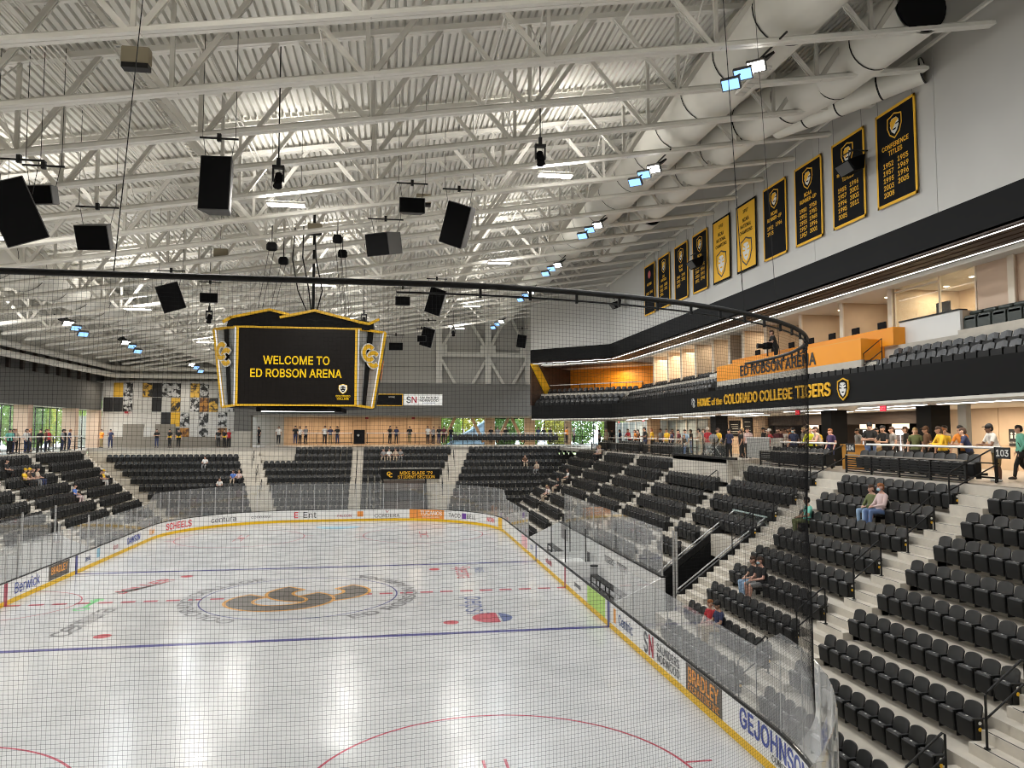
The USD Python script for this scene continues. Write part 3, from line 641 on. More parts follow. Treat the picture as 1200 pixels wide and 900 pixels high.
def arc_text(text, R, a0, a1, h, m, flip=False):
    t = meshkit.text_mesh(text, h, .001, True); v = np.array(t.vertices); w = v[:, 0].max()
    a = math.radians(a0) + (math.radians(a1)-math.radians(a0))*v[:, 0]/w; rr = R + v[:, 1]*(1 if not flip else -1)
    obj('ice_lettering', (np.stack([rr*np.cos(a), rr*np.sin(a), v[:, 2]+.003], 1), np.array(t.faces) if not flip else np.array(t.faces)), m, marks)
arc_text('COLORADO COLLEGE', 4.8, 245, 118, .62, GREYT)
arc_text('ED ROBSON ARENA', 5.5, -62, 62, .62, GREYT, flip=True)
def ice_text(text, x, y, h, ang, m, sq=1.0, bold=False):
    obj('ice_lettering', MB().text(text, h, frame((x, y, .003), (math.cos(math.radians(ang)), math.sin(math.radians(ang)), 0), (-math.sin(math.radians(ang)), math.cos(math.radians(ang)), 0)), .001, bold, squeeze=sq), m, marks)
ice_text('centura', -8.4, -3.6, 1.0, 90-4, GREYT, .95)
obj('logo_leaf', MB().flat(unary_union([circ(-9.3, -1.2, .35)-circ(-9.3, -1.2, .25), sbox(-9.4, -.9, -9.2, .9), circ(-9.3, .6, .3)-circ(-9.3, .6, .2)]), frame((0, 0, .003), (1, 0, 0), (0, 1, 0)), .001), GREEND, marks)
ice_text('pepsi', 8.1, -3.1, 1.0, 270-4, NAVY)
paint('logo_disc_red', circ(8.5, -5.55, .85) & sbox(6, -7, 8.75, -4), RED, .003); paint('logo_disc_blue', circ(8.5, -5.55, .85) & sbox(8.85, -7, 10, -4), NAVY, .003)
ice_text('Spectra', 8.3, 5.0, .9, 268, RED, .8); ice_text('VENUES', 9.2, 5.6, .5, 268, NAVY, .6)
obj('logo_wedge', MB().flat(Polygon([(-9.2, 2.0), (-8.4, 2.4), (-6.8, 6.2), (-7.0, 5.0)]), frame((0, 0, .003), (1, 0, 0), (0, 1, 0)), .001), ICEGREY, marks)
ice_text('JOLLER', -8.2, 3.7, .75, 66, RED, 1.0, True)

# dasher boards: panels, kick plate, cap, and the sponsors' print on them
boards = thing('dasher_boards', 'white rink boards with yellow kick plate, black cap and sponsor prints', 'rink boards')
BH = 1.02
def ribbon(s0, s1, d0, d1, z0, z1, n=None):
    n = n or max(1, int(abs(s1-s0)/.7)); m = MB(); v = []
    for i in range(n+1):
        s = s0+(s1-s0)*i/n
        for d in (d0, d1):
            p = out(s, d)
            for z in (z0, z1): v.append((p[0], p[1], z))
    f = []
    for i in range(n):
        a = 4*i; b = a+4
        f += [(a, b, b+1, a+1), (a+2, a+3, b+3, b+2), (a+1, b+1, b+3, a+3), (a, a+2, b+2, b)]
    f += [(0, 1, 3, 2), (4*n, 4*n+2, 4*n+3, 4*n+1)]
    return m.add(v, f)
NP = 66
for i in range(NP):
    s0, s1 = PER*i/NP, PER*(i+1)/NP
    obj('board_panel', ribbon(s0+.006, s1-.006, 0, .10, .21, BH), WHITE, boards)
    obj('kick_plate', ribbon(s0+.003, s1-.003, -.012, .10, 0, .215), KICK, boards)
    obj('board_cap', ribbon(s0, s1, -.015, .11, BH, BH+.035), BLACKT, boards)
def wrap(text, sc, zc, h, m, sq=1.0, bold=False, name='sponsor_lettering'):
    t = meshkit.text_mesh(text, h, .006, bold); v = np.array(t.vertices); v[:, 0] = (v[:, 0]-(v[:, 0].min()+v[:, 0].max())/2)*sq; v[:, 1] -= h/2
    P = np.array([[*out(sc-x, -.009-z), zc+y] for x, y, z in v]); obj(name, (P, np.array(t.faces)), m, boards)
def patch(s0, s1, z0, z1, m, d=-.006, name='sponsor_panel'): obj(name, ribbon(s0, s1, d, .01, z0, z1), m, boards)
DKG = mat('dark_board_print', (.10, .085, .07), .4)
wrap('GEJOHNSON', -21.25, .72, .46, BLUE, .92, True); wrap('CONSTRUCTION', -21.9, .36, .15, GREYT)
OL = mat('orange_lettering', (.80, .36, .08), .5)
patch(-18.4, -15.9, .22, 1.0, DKG); wrap('BRADLEY', -17.15, .72, .40, OL, .86, True); wrap('EXCAVATING INC', -17.15, .36, .19, OL, .95)
wrap('S', -12.3, .62, .66, GREYT, .8, True); wrap('N', -12.85, .62, .66, RED, .8, True); wrap('SAUNDERS', -14.4, .76, .26, GREYT, 1.05); wrap('NORWOOD', -14.4, .44, .26, GREYT, 1.05)
wrap('Centric', -10.0, .62, .38, NAVY, 1.0); patch(-8.75, -8.45, .35, .9, OL)
patch(-7.25, -4.4, .22, 1.0, GREEN); patch(-7.92, -7.62, 0.0, 1.0, BLUEL, -.014, 'line_stripe'); patch(-.15, .15, 0, 1.0, REDL, -.014, 'line_stripe'); patch(7.62, 7.92, 0, 1.0, BLUEL, -.014, 'line_stripe')
wrap('penrose', -2.6, .62, .24, GREYT); wrap('uchealth', 4.0, .62, .3, RED); wrap('CITY', 9.2, .62, .26, BLUE); patch(10.8, 12.9, .25, .98, mat('pink_board_print', (.80, .42, .45), .4))
SF = SA+QA+SB/2       # middle of the far end
RL = mat('red_lettering', (.68, .05, .07), .4)
wrap('NORN', SF-15.0, .62, .34, RL, 1.0, True); patch(SF-17.6, SF-16.5, .2, 1.0, YEL)
wrap('TACO', SF-10.25, .62, .34, INK); wrap('BELL', SF-12.2, .62, .34, INK); patch(SF-11.55, SF-10.98, .38, .86, mat('purple_print', (.16, .05, .35), .4))
patch(SF-9.15, SF-5.88, .22, 1.0, mat('orange_board_print', (.82, .30, .06), .4)); wrap('TUCANOS', SF-7.9, .72, .34, WHITE, .9, True); wrap('BRAZILIAN GRILL', SF-7.9, .38, .14, WHITE); patch(SF-6.6, SF-6.15, .3, .9, DKG, -.01)
wrap('CORDERA', SF-3.9, .45, .30, GREYT, 1.15); wrap('v', SF-3.9, .85, .26, RED, 1.6); patch(SF-1.82, SF-1.3, .40, .86, mat('orange_board_print', (0, 0, 0)))
wrap('FALCON', SF-.2, .50, .22, RED); wrap('E', SF+3.9, .62, .50, RL, 1.0, True); wrap('Ent', SF+2.75, .62, .52, INK, 1.1)
wrap('conexsul', SF+6.8, .62, .26, GREYT, 1.1); wrap('centura', SF+10.0, .62, .42, GREYT, 1.1); wrap('SCHEELS', SF+14.4, .62, .48, RL, 1.0, True)
wrap('DAWSON', SF+22.1, .62, .42, BLUE, 1.0, True); wrap('Kiwi', SF+18.2, .62, .4, OL, 1.0, True)
SL0 = SA+QA+SB+QA      # where the left side begins, from the far end
for y, tx, m, h, b in ((13.8, 'icon', RED, .3, False), (9.4, 'asic', NAVY, .3, False), (2.1, 'Berwick', BLUE, .5, False)):
    wrap(tx, SL0+(SA-y), .62, h, m, 1.0, b)
patch(SL0+SA-11.2, SL0+SA-10.7, .4, .95, CREASE); patch(SL0+SA-6.85, SL0+SA-4.35, .25, 1.0, DKG); wrap('BRADLEY', SL0+SA-5.6, .7, .36, mat('orange_lettering', (0, 0, 0)), .9, True)
for y, m in ((7.77, BLUEL), (0, REDL), (-7.77, BLUEL)): patch(SL0+SA-y-.15, SL0+SA-y+.15, 0, 1.0, m, -.014, 'line_stripe')

# glass above the boards
gl = thing('rink_glass', 'clear sheets of safety glass with slim posts above the rink boards', 'rink glass')
POSTM = mat('aluminium', (.55, .55, .55), .35, metal=.6)
def ghigh(s):
    p = out(s); return 3.28 if abs(p[1]) > 21.0 else 2.66
NG = 132
for i in range(NG):
    s0, s1 = PER*i/NG, PER*(i+1)/NG; p = out((s0+s1)/2)
    if p[0] > 12.9 and -8.3 < p[1] < 10.4: continue
    if p[1] < -29 and p[0] < 0: continue
    h0, h1 = ghigh(s0), ghigh(s1)
    rb = ribbon(s0+.012, s1-.012, .045, .057, BH+.04, max(h0, h1), 2).get() if abs(abs(p[1])-SA) < 9 or abs(p[1]) > SA else ribbon(s0+.012, s1-.012, .045, .057, BH+.04, max(h0, h1), 1).get()
    v = rb[0]
    if h0 != h1:
        z = v[:, 2] > 2
        sv = np.array([np.linalg.norm(q[:2]-out(s0)) for q in v])/(s1-s0); v[z, 2] = h0 + (h1-h0)*np.clip(sv[z], 0, 1)
    obj('glass_sheet', (v, rb[1]), GLASS, gl)
    q = out(s0, .05); far = p[1] > 8 or p[0] < 0
    obj('glass_post', MB().box(q[0]-(.028 if far else .012), q[0]+(.028 if far else .012), q[1]-(.028 if far else .012), q[1]+(.028 if far else .012), BH+.04, min(h0, h1 if i else h0)), POSTM, gl)

# players' benches on the right, with their back wall and glass
bw = thing('bench_enclosure', 'white walled players benches behind the right-hand boards', 'bench enclosure')
obj('back_wall', MB().box(15.0, 15.12, -8.4, 10.5, 0, 2.0), WHITE, bw)
obj('wall_cap', MB().box(14.96, 15.16, -8.4, 10.5, 2.0, 2.05), BLACKT, bw)
for y in (-8.4, 10.5): obj('end_wall', MB().add(np.array([(13.06, y, 0), (15.0, y, 0), (15.0, y, 2.0), (13.06, y, 1.1)] + [(13.06, y+.08, 0), (15.0, y+.08, 0), (15.0, y+.08, 2.0), (13.06, y+.08, 1.1)]), [(0, 1, 2, 3), (4, 7, 6, 5), (0, 4, 5, 1), (1, 5, 6, 2), (2, 6, 7, 3), (3, 7, 4, 0)]), WHITE, bw)
obj('raised_floor', MB().box(13.06, 15.0, -8.32, 10.5, 0, .3), mat('grey_rubber_floor', (.30, .30, .30), .8), bw)
for y0, y1 in [(-8.3+i*1.75, -8.3+(i+1)*1.75) for i in range(10)]:
    obj('glass_sheet', MB().box(15.04, 15.052, y0+.01, y1-.01, 2.05, 3.95), GLASS, bw); obj('glass_post', MB().box(15.02, 15.07, y0-.02, y0+.02, 2.05, 3.95), POSTM, bw)
obj('wall_lettering', MB().text('TIGERS', .32, frame((14.99, -3.0, 1.45), (0, -1, 0), (0, 0, 1))).text('TIGERS', .32, frame((14.99, -.9, 1.45), (0, -1, 0), (0, 0, 1))), GREYT, bw)
obj('divider', MB().box(13.1, 15, .75, .85, .3, 1.1), WHITE, bw); obj('divider', MB().box(13.1, 15, 4.2, 4.3, .3, 1.1), WHITE, bw)
for y in (.8, 4.25): obj('divider_glass', MB().box(13.15, 14.95, y-.006, y+.006, 1.1, 2.8), GLASS, bw); obj('divider_post', MB().box(13.12, 13.17, y-.025, y+.025, .3, 2.8), BLACKT, bw); obj('divider_post', MB().box(14.2, 14.25, y-.025, y+.025, .3, 2.8), BLACKT, bw)
obj('print_panel', MB().box(14.985, 15.0, 8.0, 9.9, 1.1, 1.95), mat('grey_print', (.2, .19, .19), .6), bw)
def bench(y0, y1, label):
    t = thing('players_bench', label, 'bench', (14.1, (y0+y1)/2, .3), 0); h = (y1-y0)/2
    obj('seat_plank', MB().box(-.17, .17, -h, h, .50, .56), BLACKT, t); obj('front_rail', MB().box(-.17, -.14, -h, h, .2, .25), BLACKT, t)
    for i in range(5):
        y = -h+.05+(2*h-.1)*i/4; obj('leg', MB().box(-.16, -.11, y-.025, y+.025, 0, .5), BLACKT, t); obj('leg', MB().box(.11, .16, y-.025, y+.025, 0, .5), BLACKT, t)
bench(-7.6, -1.2, 'long black players bench nearer the camera behind the right-hand boards'); bench(4.9, 9.2, 'black players bench farther along behind the right-hand boards')
t = thing('scorer_table', 'white scorer table between the two players benches', 'table', (13.75, 1.9, .3)); obj('table_top', MB().box(-.6, .6, -.75, .75, .68, .74), WHITE, t); obj('front_panel', MB().box(-.6, -.55, -.75, .75, 0, .68), WHITE, t); obj('leg', MB().box(.5, .56, -.7, -.64, 0, .68), BLACKT, t); obj('leg', MB().box(.5, .56, .64, .7, 0, .68), BLACKT, t)
t = thing('stacking_chair', 'black chair standing beside the white scorer table', 'chair', (14.6, 2.4, .3), 90); obj('seat', MB().box(-.22, .22, -.2, .2, .43, .47), BLACKC, t); obj('backrest', MB().box(-.22, .22, -.22, -.18, .47, 1.05), BLACKC, t)
for x in (-.2, .2):
    for y in (-.18, .18): obj('leg', MB().tube([(x, y, 0), (x, y, .43)], .014), BLACKT, t)
t = thing('rubbish_bin', 'grey bin at the end of the nearer players bench', 'bin', (14.5, .15, .3)); obj('bin_body', MB().tm(trimesh.creation.cylinder(.2, .7, sections=20), frame((0, 0, .35), (1, 0, 0), (0, 1, 0))), mat('grey_bin', (.35, .35, .35), .5), t, smooth=40); obj('bin_lid', MB().tm(trimesh.creation.cylinder(.21, .05, sections=20), frame((0, 0, .72), (1, 0, 0), (0, 1, 0))), BLACKT, t, smooth=40)
for i, y in enumerate((-8.62, -8.95)): obj('guard_post', MB().tube([(15.4, y, .2), (15.4, y, 3.9)], .05, 8), POSTM, None, label=f'tall steel post by the stair tunnel mouth, {["left", "right"][i]} one', cat='post')
# penalty boxes on the left
pb = thing('penalty_box', 'white walled penalty box behind the left-hand boards', 'penalty box')
obj('back_wall', MB().box(-15.12, -15.0, -8, 10, 0, 1.2), WHITE, pb)
for y, a in ((9.9, 1.1), (5.9, 2.0), (1.5, 2.0)): obj('end_wall', MB().add(np.array([(-13.06, y, 0), (-15, y, 0), (-15, y, 2.0), (-13.06, y, a)] + [(-13.06, y+.08, 0), (-15, y+.08, 0), (-15, y+.08, 2.0), (-13.06, y+.08, a)]), [(0, 1, 2, 3), (4, 7, 6, 5), (0, 4, 5, 1), (1, 5, 6, 2), (2, 6, 7, 3), (3, 7, 4, 0)]), WHITE, pb)
obj('raised_floor', MB().box(-15, -13.06, -8, 10, 0, .25), mat('grey_rubber_floor', (0, 0, 0)), pb)
for y in (1.5, 5.9, 9.9): obj('divider_post', MB().box(-13.2, -13.12, y-.04, y+.04, .2, 3.0), POSTM, pb); obj('divider_post', MB().box(-15.0, -14.92, y-.04, y+.04, .2, 3.6), POSTM, pb)
for y0 in np.arange(-3, 9, 1.8): obj('glass_sheet', MB().box(-15.07, -15.06, y0+.01, y0+1.79, 1.2, 3.3), GLASS, pb)

# stair tunnel (vomitory) between the blocks of the right stand
vt = thing('stair_tunnel', 'dark stair tunnel opening cut into the right stand with sloping rails', 'stair tunnel')
y0, y1 = VOM
obj('side_wall', MB().add(np.array([(15.2, y, -.05) for y in (y0, y0+.18)] + [(18.9, y, -.05) for y in (y0, y0+.18)] + [(18.9, y, 3.95) for y in (y0, y0+.18)] + [(15.2, y, 1.25) for y in (y0, y0+.18)]), [(0, 2, 4, 6), (1, 7, 5, 3), (0, 6, 7, 1), (2, 3, 5, 4), (4, 5, 7, 6), (0, 1, 3, 2)]), CONC, vt)
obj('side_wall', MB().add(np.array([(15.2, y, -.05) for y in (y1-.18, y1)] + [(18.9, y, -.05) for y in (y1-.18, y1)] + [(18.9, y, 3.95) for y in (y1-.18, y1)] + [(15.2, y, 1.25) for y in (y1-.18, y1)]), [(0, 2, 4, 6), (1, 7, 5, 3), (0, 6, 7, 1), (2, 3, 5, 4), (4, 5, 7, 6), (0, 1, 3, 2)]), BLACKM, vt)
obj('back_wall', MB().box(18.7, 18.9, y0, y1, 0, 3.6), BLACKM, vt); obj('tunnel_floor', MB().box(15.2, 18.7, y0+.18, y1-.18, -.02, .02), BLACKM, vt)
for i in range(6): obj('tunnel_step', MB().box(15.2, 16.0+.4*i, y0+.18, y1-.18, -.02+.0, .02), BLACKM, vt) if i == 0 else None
for y in (y0+.09, y1-.09):
    obj('sloping_rail', MB().bar((15.2, y, 1.45), (18.9, y, 4.15), .14, .26), BLACKT, vt); obj('rail_top', MB().tube([(15.2, y, 1.75), (18.9, y, 4.45)], .03, 8), POSTM, vt, smooth=40)
    obj('rail_post', MB().tube([(15.3, y, 1.4), (15.3, y, 1.8)], .03, 8), BLACKT, vt)
obj('glass_guard', MB().box(18.9, 18.915, y0, y1, 3.6, 4.45), WINDOW, vt); obj('guard_cap', MB().box(18.87, 18.95, y0, y1, 4.45, 4.5), mat('teal_edge', (.4, .5, .48), .4), vt)
obj('inner_rail', MB().tube([(15.6, -8.1, 1.0), (17.9, -8.1, 2.9), (18.4, -8.1, 2.9), (18.4, -8.1, 1.8)], .025, 8), POSTM, vt, smooth=40)
obj('yellow_mark', MB().tube([(18.5, -7.6, 2.9), (18.5, -7.6, 3.4), (18.5, -7.1, 3.4), (18.5, -7.1, 3.0)], .035, 6), YEL, vt)
# the same at the far end, under the student section sign
sv = thing('stair_tunnel', 'dark stair tunnel under the student section sign in the far stand', 'stair tunnel')
obj('tunnel_back', MB().box(3.5, 7.5, 34.3, 34.45, .4, 3.3), mat('brown_tunnel', (.10, .075, .06), .8), sv)
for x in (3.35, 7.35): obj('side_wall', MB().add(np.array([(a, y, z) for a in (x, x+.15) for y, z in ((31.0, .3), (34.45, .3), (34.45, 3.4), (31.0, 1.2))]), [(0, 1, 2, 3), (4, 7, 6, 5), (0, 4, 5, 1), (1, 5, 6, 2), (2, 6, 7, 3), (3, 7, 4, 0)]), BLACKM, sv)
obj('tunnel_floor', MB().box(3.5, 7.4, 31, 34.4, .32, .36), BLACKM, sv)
t = thing('section_sign', 'black sign in gold letters for the student section in the far stand', 'sign', (6.0, 34.3, 3.85))
obj('sign_board', MB().box(-2.75, 2.75, -.04, .04, -.46, .50), BLACKM, t); obj('sign_cap', MB().box(-2.75, 2.75, -.05, .05, .50, .58), GREYM, t)
T = frame((.55, -.045, .12), (1, 0, 0), (0, 0, 1)); obj('lettering', MB().text("MIKE SLADE '79", .30, T, .01, True, squeeze=.95), GOLD, t)
T = frame((.55, -.045, -.24), (1, 0, 0), (0, 0, 1)); obj('lettering', MB().text('STUDENT SECTION', .27, T, .01, True, squeeze=.98), GOLD, t)
a, b = cc_polys(.42); T = frame((-1.9, -.045, 0), (1, 0, 0), (0, 0, 1)); obj('emblem', MB().flat(a, T, .01).flat(b, T, .015), GOLD, t)

# protective netting on its curved rail, hung round the near end of the rink
RZ, NB = 9.45, 3.32
npts = [(x, -29.72) for x in np.arange(-5.0, 4.41, .044)]
npts += [(4.4+8.0*math.sin(a), -21.72-8.0*math.cos(a)) for a in np.arange(.0055, math.pi/2, .0055)] + [(12.4, y) for y in np.arange(-21.72, -21.0, .044)]
npts = np.array(npts)
nt = thing('safety_net', 'black safety netting hung from a curved rail around the near end', 'net')
def sag(p, z):
    q = (z-NB)/(RZ-NB); w = .05*math.sin(p*.9+q*3.1)*math.sin(math.pi*q) + .02*math.sin(p*3.3+q*7)
    return w
R1 = .0013
m = MB(); L = np.concatenate([[0], np.cumsum(np.linalg.norm(np.diff(npts, axis=0), axis=1))])
nrm = np.zeros_like(npts); d = np.gradient(npts, axis=0); nrm[:, 0], nrm[:, 1] = d[:, 1], -d[:, 0]; nrm /= np.linalg.norm(nrm, axis=1)[:, None]
zs = np.linspace(NB, RZ, 15); ZS = np.linspace(NB, RZ, int((RZ-NB)/.044))
Q = np.zeros((len(npts), len(zs), 3))
SG = lambda s, z: .05*np.sin(s*.9+(z-NB)*.5)*np.sin(np.pi*(z-NB)/(RZ-NB)) + .012*np.sin(s*2.7+z*2.0)
for j, z in enumerate(zs):
    o = SG(L, z); Q[:, j, :2] = npts + nrm*o[:, None]; Q[:, j, 2] = z + .02*np.sin(L*1.3)
def cords(Q, r):
    """thin three-sided cords along the second axis of Q"""
    n, k, _ = Q.shape; D = np.gradient(Q, axis=1); D /= np.linalg.norm(D, axis=2)[..., None]
    a = np.cross(D, np.array([0.31, 0.27, 0.91])); a /= np.linalg.norm(a, axis=2)[..., None]; b = np.cross(D, a)
    V = np.stack([Q + r*(math.cos(t)*a + math.sin(t)*b) for t in (0, 2.094, 4.189)], 2).reshape(-1, 3)
    base = (np.arange(n)[:, None]*k + np.arange(k-1)[None])*3; F = []
    for t in range(3):
        u = (t+1) % 3; F += [np.stack([base+t, base+u, base+3+u], -1).reshape(-1, 3), np.stack([base+t, base+3+u, base+3+t], -1).reshape(-1, 3)]
    return V, np.vstack(F)
obj('net_mesh', cords(Q, R1), BLACKC, nt, kind='stuff')
sub = np.concatenate([np.arange(0, len(npts)-1, 9), [len(npts)-1]])
Q2 = np.zeros((len(ZS), len(sub), 3))
for j, z in enumerate(ZS): o = SG(L, z); Q2[j, :, :2] = (npts + nrm*o[:, None])[sub]; Q2[j, :, 2] = z + .02*np.sin(L[sub]*1.3)
obj('net_mesh', cords(Q2, R1), BLACKC, nt, kind='stuff')
rail = [(x, y, RZ) for x, y in npts[::6]]
obj('curved_rail', MB().tube(rail, .034, 8), BLACKT, nt, smooth=60)
obj('second_rail', MB().tube([(p[0], p[1], RZ-.10) for p in rail if p[0] > 4], .012, 6), BLACKT, nt, smooth=60)
for i in range(230, len(npts), 13): obj('net_clip', MB().box(npts[i][0]-.015, npts[i][0]+.015, npts[i][1]-.015, npts[i][1]+.015, RZ-.13, RZ-.02), BLACKT, nt)
obj('net_edge', MB().tube([(npts[-1][0], npts[-1][1], NB), (npts[-1][0], npts[-1][1], RZ)], .004, 6), BLACKC, nt)
for x, y in ((1.4, -29.7), (8.9, -28.3), (12.3, -23.0)): obj('suspension_cable', MB().tube([(x, y, RZ), (x+.1, y+1, zbot(x))], .006, 5), BLACKT, nt)
# ------------------------------------------------------------------ roof trusses, ducts, pipes, lamps, loudspeakers
TY = [-19.4+2.7*i for i in range(-2, 20)]
XL, XR = -17.1, 21.0; TD = 2.5
def tz(x): return zbot(x)
def chord(t, name, dz, w, h):
    m = MB()
    for s in (-1, 1): m.bar((XL, s*(w/2+.012)/1.0*.52, tz(XL)+dz), (XR, s*(w/2+.012)*.52, tz(XR)+dz), w/2, h)
    obj(name, m, STEEL_W, t)
def truss_parts(t):
    chord(t, 'bottom_chord', 0, .26, .10); obj('chord_web', MB().bar((XL, 0, tz(XL)+.08), (XR, 0, tz(XR)+.08), .03, .12), STEEL_D, t)
    chord(t, 'top_chord', TD, .24, .16)
    xs = [3.54+4.55*k for k in range(-6, 4)]
    for x in xs:
        if x < XL or x > XR: continue
        obj('post', MB().bar((x, 0, tz(x)), (x, 0, tz(x)+TD), .10, .10), STEEL_D, t)
        for s in (-1, 1):
            b = x+s*2.0
            if b < XL or b > XR: continue
            for q in (-1, 1): pass
            obj('diagonal', MB().bar((x+s*.1, -.035, tz(x)), (b, -.035, tz(b)+TD), .04, .13).bar((x+s*.1, .035, tz(x)), (b, .035, tz(b)+TD), .04, .13), STEEL_W if s < 0 else STEEL_D, t)
    for x in (xs[0], xs[-1]): pass
tr0 = None
for i, y in enumerate(TY):
    lab = f'white steel roof truss spanning the hall, {ORD[i+1]} counted from the camera'
    if tr0 is None:
        tr0 = thing('roof_truss', lab, 'roof truss', (0, y, 0), 0, 'roof trusses'); truss_parts(tr0)
    else: dup(tr0, lab, (0, y, 0))
obj('edge_girder', MB().bar((-17.3, -30, zbot(-17.3)+2.2), (-17.3, 41.8, zbot(-17.3)+2.2), .3, .5), STEEL_D, None, label='long white edge girder where the roof trusses end on the left', cat='girder')
# lengthwise bracing and pipes that run between the trusses
for i, x in enumerate((-12.4, -5.56, 3.54, 8.09, 12.64)):
    t = thing('bridging_rod', f'thin white bridging rods crossing between the trusses, {ORD[i+1]} line from the left', 'bracing', group='bridging between trusses')
    for a, b in zip(TY[0::2], TY[1::2]):
        obj('rod', MB().tube([(x, a, tz(x)+.05), (x, b, tz(x)+TD-.1)], .025, 5), STEEL_W, t); obj('rod', MB().tube([(x, a, tz(x)+TD-.1), (x, b, tz(x)+.05)], .025, 5), STEEL_W, t)
cb = thing('conduit_bundle', 'bundle of thin white conduits running lengthwise under the roof', 'conduits')
for i in range(8): x = -5.0+i*.13; obj('conduit', MB().tube([(x, -40, tz(x)+2.1), (x, 44, tz(x)+2.1)], .026, 6), STEEL_W, cb)
lt = thing('cable_tray', 'ladder cable tray under the roof to the right of the conduit bundle', 'cable tray')
for x in (-3.05, -2.65): obj('tray_side', MB().bar((x, -40, tz(x)+2.3), (x, 44, tz(x)+2.3), .02, .08), STEEL_D, lt)
obj('tray_rung', MB_r if False else (lambda m: [m.box(-3.05, -2.65, y, y+.03, tz(-2.85)+2.28, tz(-2.85)+2.3) for y in np.arange(-40, 30, .3)] and m)(MB()), STEEL_D, lt, kind='stuff')
for i, x in enumerate((-.95, -.8, 2.2, 7.2, 7.35, 10.9)):
    obj('sprinkler_pipe', MB().tube([(x, -40, tz(x)+2.2), (x, 44, tz(x)+2.2)], .03, 6), STEEL_W, None, smooth=60, label=f'thin white pipe along the roof, {ORD[i+1]} from the left past the cable tray', cat='pipe', group='roof pipes')

def ring_pts(c, ax, r, n=24):
    ax = np.asarray(ax, float)/np.linalg.norm(ax); q = np.array([0, 0, 1.0]) if abs(ax[2]) < .9 else np.array([1.0, 0, 0]); u = np.cross(ax, q); u /= np.linalg.norm(u); w = np.cross(ax, u)
    return [np.asarray(c)+r*(math.cos(a)*u+math.sin(a)*w) for a in np.linspace(0, 2*math.pi, n, endpoint=False)]
def duct(label, pts, r, step=2.7, openend=False):
    t = thing('air_duct', label, 'air duct'); pts = [np.array(p, float) for p in pts]
    for i in range(len(pts)-1):
        a, b = pts[i], pts[i+1]; L = np.linalg.norm(b-a); n = max(1, round(L/step))
        for j in range(n):
            p, q = a+(b-a)*j/n, a+(b-a)*(j+1)/n; d = (q-p)/np.linalg.norm(q-p)
            obj('duct_section', MB().tube([p, p+(q-p)*.03, q-(q-p)*.03, q], [r*.985, r, r, r*.985], 28, caps=False), DUCTM, t, smooth=60)
            obj('duct_ring', MB().tube([q-d*.03, q+d*.03], r*1.012, 28, caps=False), BLACKT, t, smooth=40)
            for k in (.33, .66): pass
        if i: obj('duct_joint', MB().tm(trimesh.creation.icosphere(3, r*.99), frame(a, (1, 0, 0), (0, 1, 0))), DUCTM, t, smooth=True)
    if openend: obj('open_end', MB().tm(trimesh.creation.cylinder(r*.93, .05, sections=28), frame(pts[0]-(pts[1]-pts[0])/np.linalg.norm(pts[1]-pts[0])*.03, np.cross(pts[1]-pts[0], [0, 0, 1.0]), (0, 0, 1))), BLACKC, t)
    return t
duct('big white round duct running the length of the hall right of centre', [(15.1, -40, 19.75), (15.1, 40, 19.75)], 1.02)
duct('white round duct with an open dark end near the right wall', [(18.75, -19.4, 19.78), (18.75, -15.2, 19.78), (17.7, -11.2, 19.75), (17.7, 0, 19.8)], .82, openend=True)
duct('white duct branch elbowing from the right-hand duct to the wall', [(18.5, -11.8, 19.35), (19.6, -14.2, 19.3), (21.2, -16.3, 19.62)], .42, 1.6)
duct('farther white round duct with a dark open end near the right wall', [(18.6, 2.5, 20.3), (18.6, 12, 20.3)], .8, openend=True)
duct('big white round duct running the length of the hall on the left', [(-12.6, -30, 15.3), (-12.6, 40, 15.3)], 1.0)
for i, (z, r) in enumerate(((14.12, .24), (13.4, .24))):
    t = thing('wall_pipe', f'{["upper", "lower"][i]} fat white pipe along the left wall top, turning along the far wall', 'pipe')
    obj('pipe', MB().tube([(-22.8, -30, z), (-22.8, 40.8, z), (-22.5, 41.6, z), (-21.8, 41.9, z), (-1, 41.9, z)], r, 14), STEEL_W, t, smooth=50)
    for y in np.arange(-2, 40, 6): obj('pipe_collar', MB().tube([(-22.8, y, z), (-22.8, y+.1, z)], r*1.12, 14), STEEL_D, t, smooth=40)

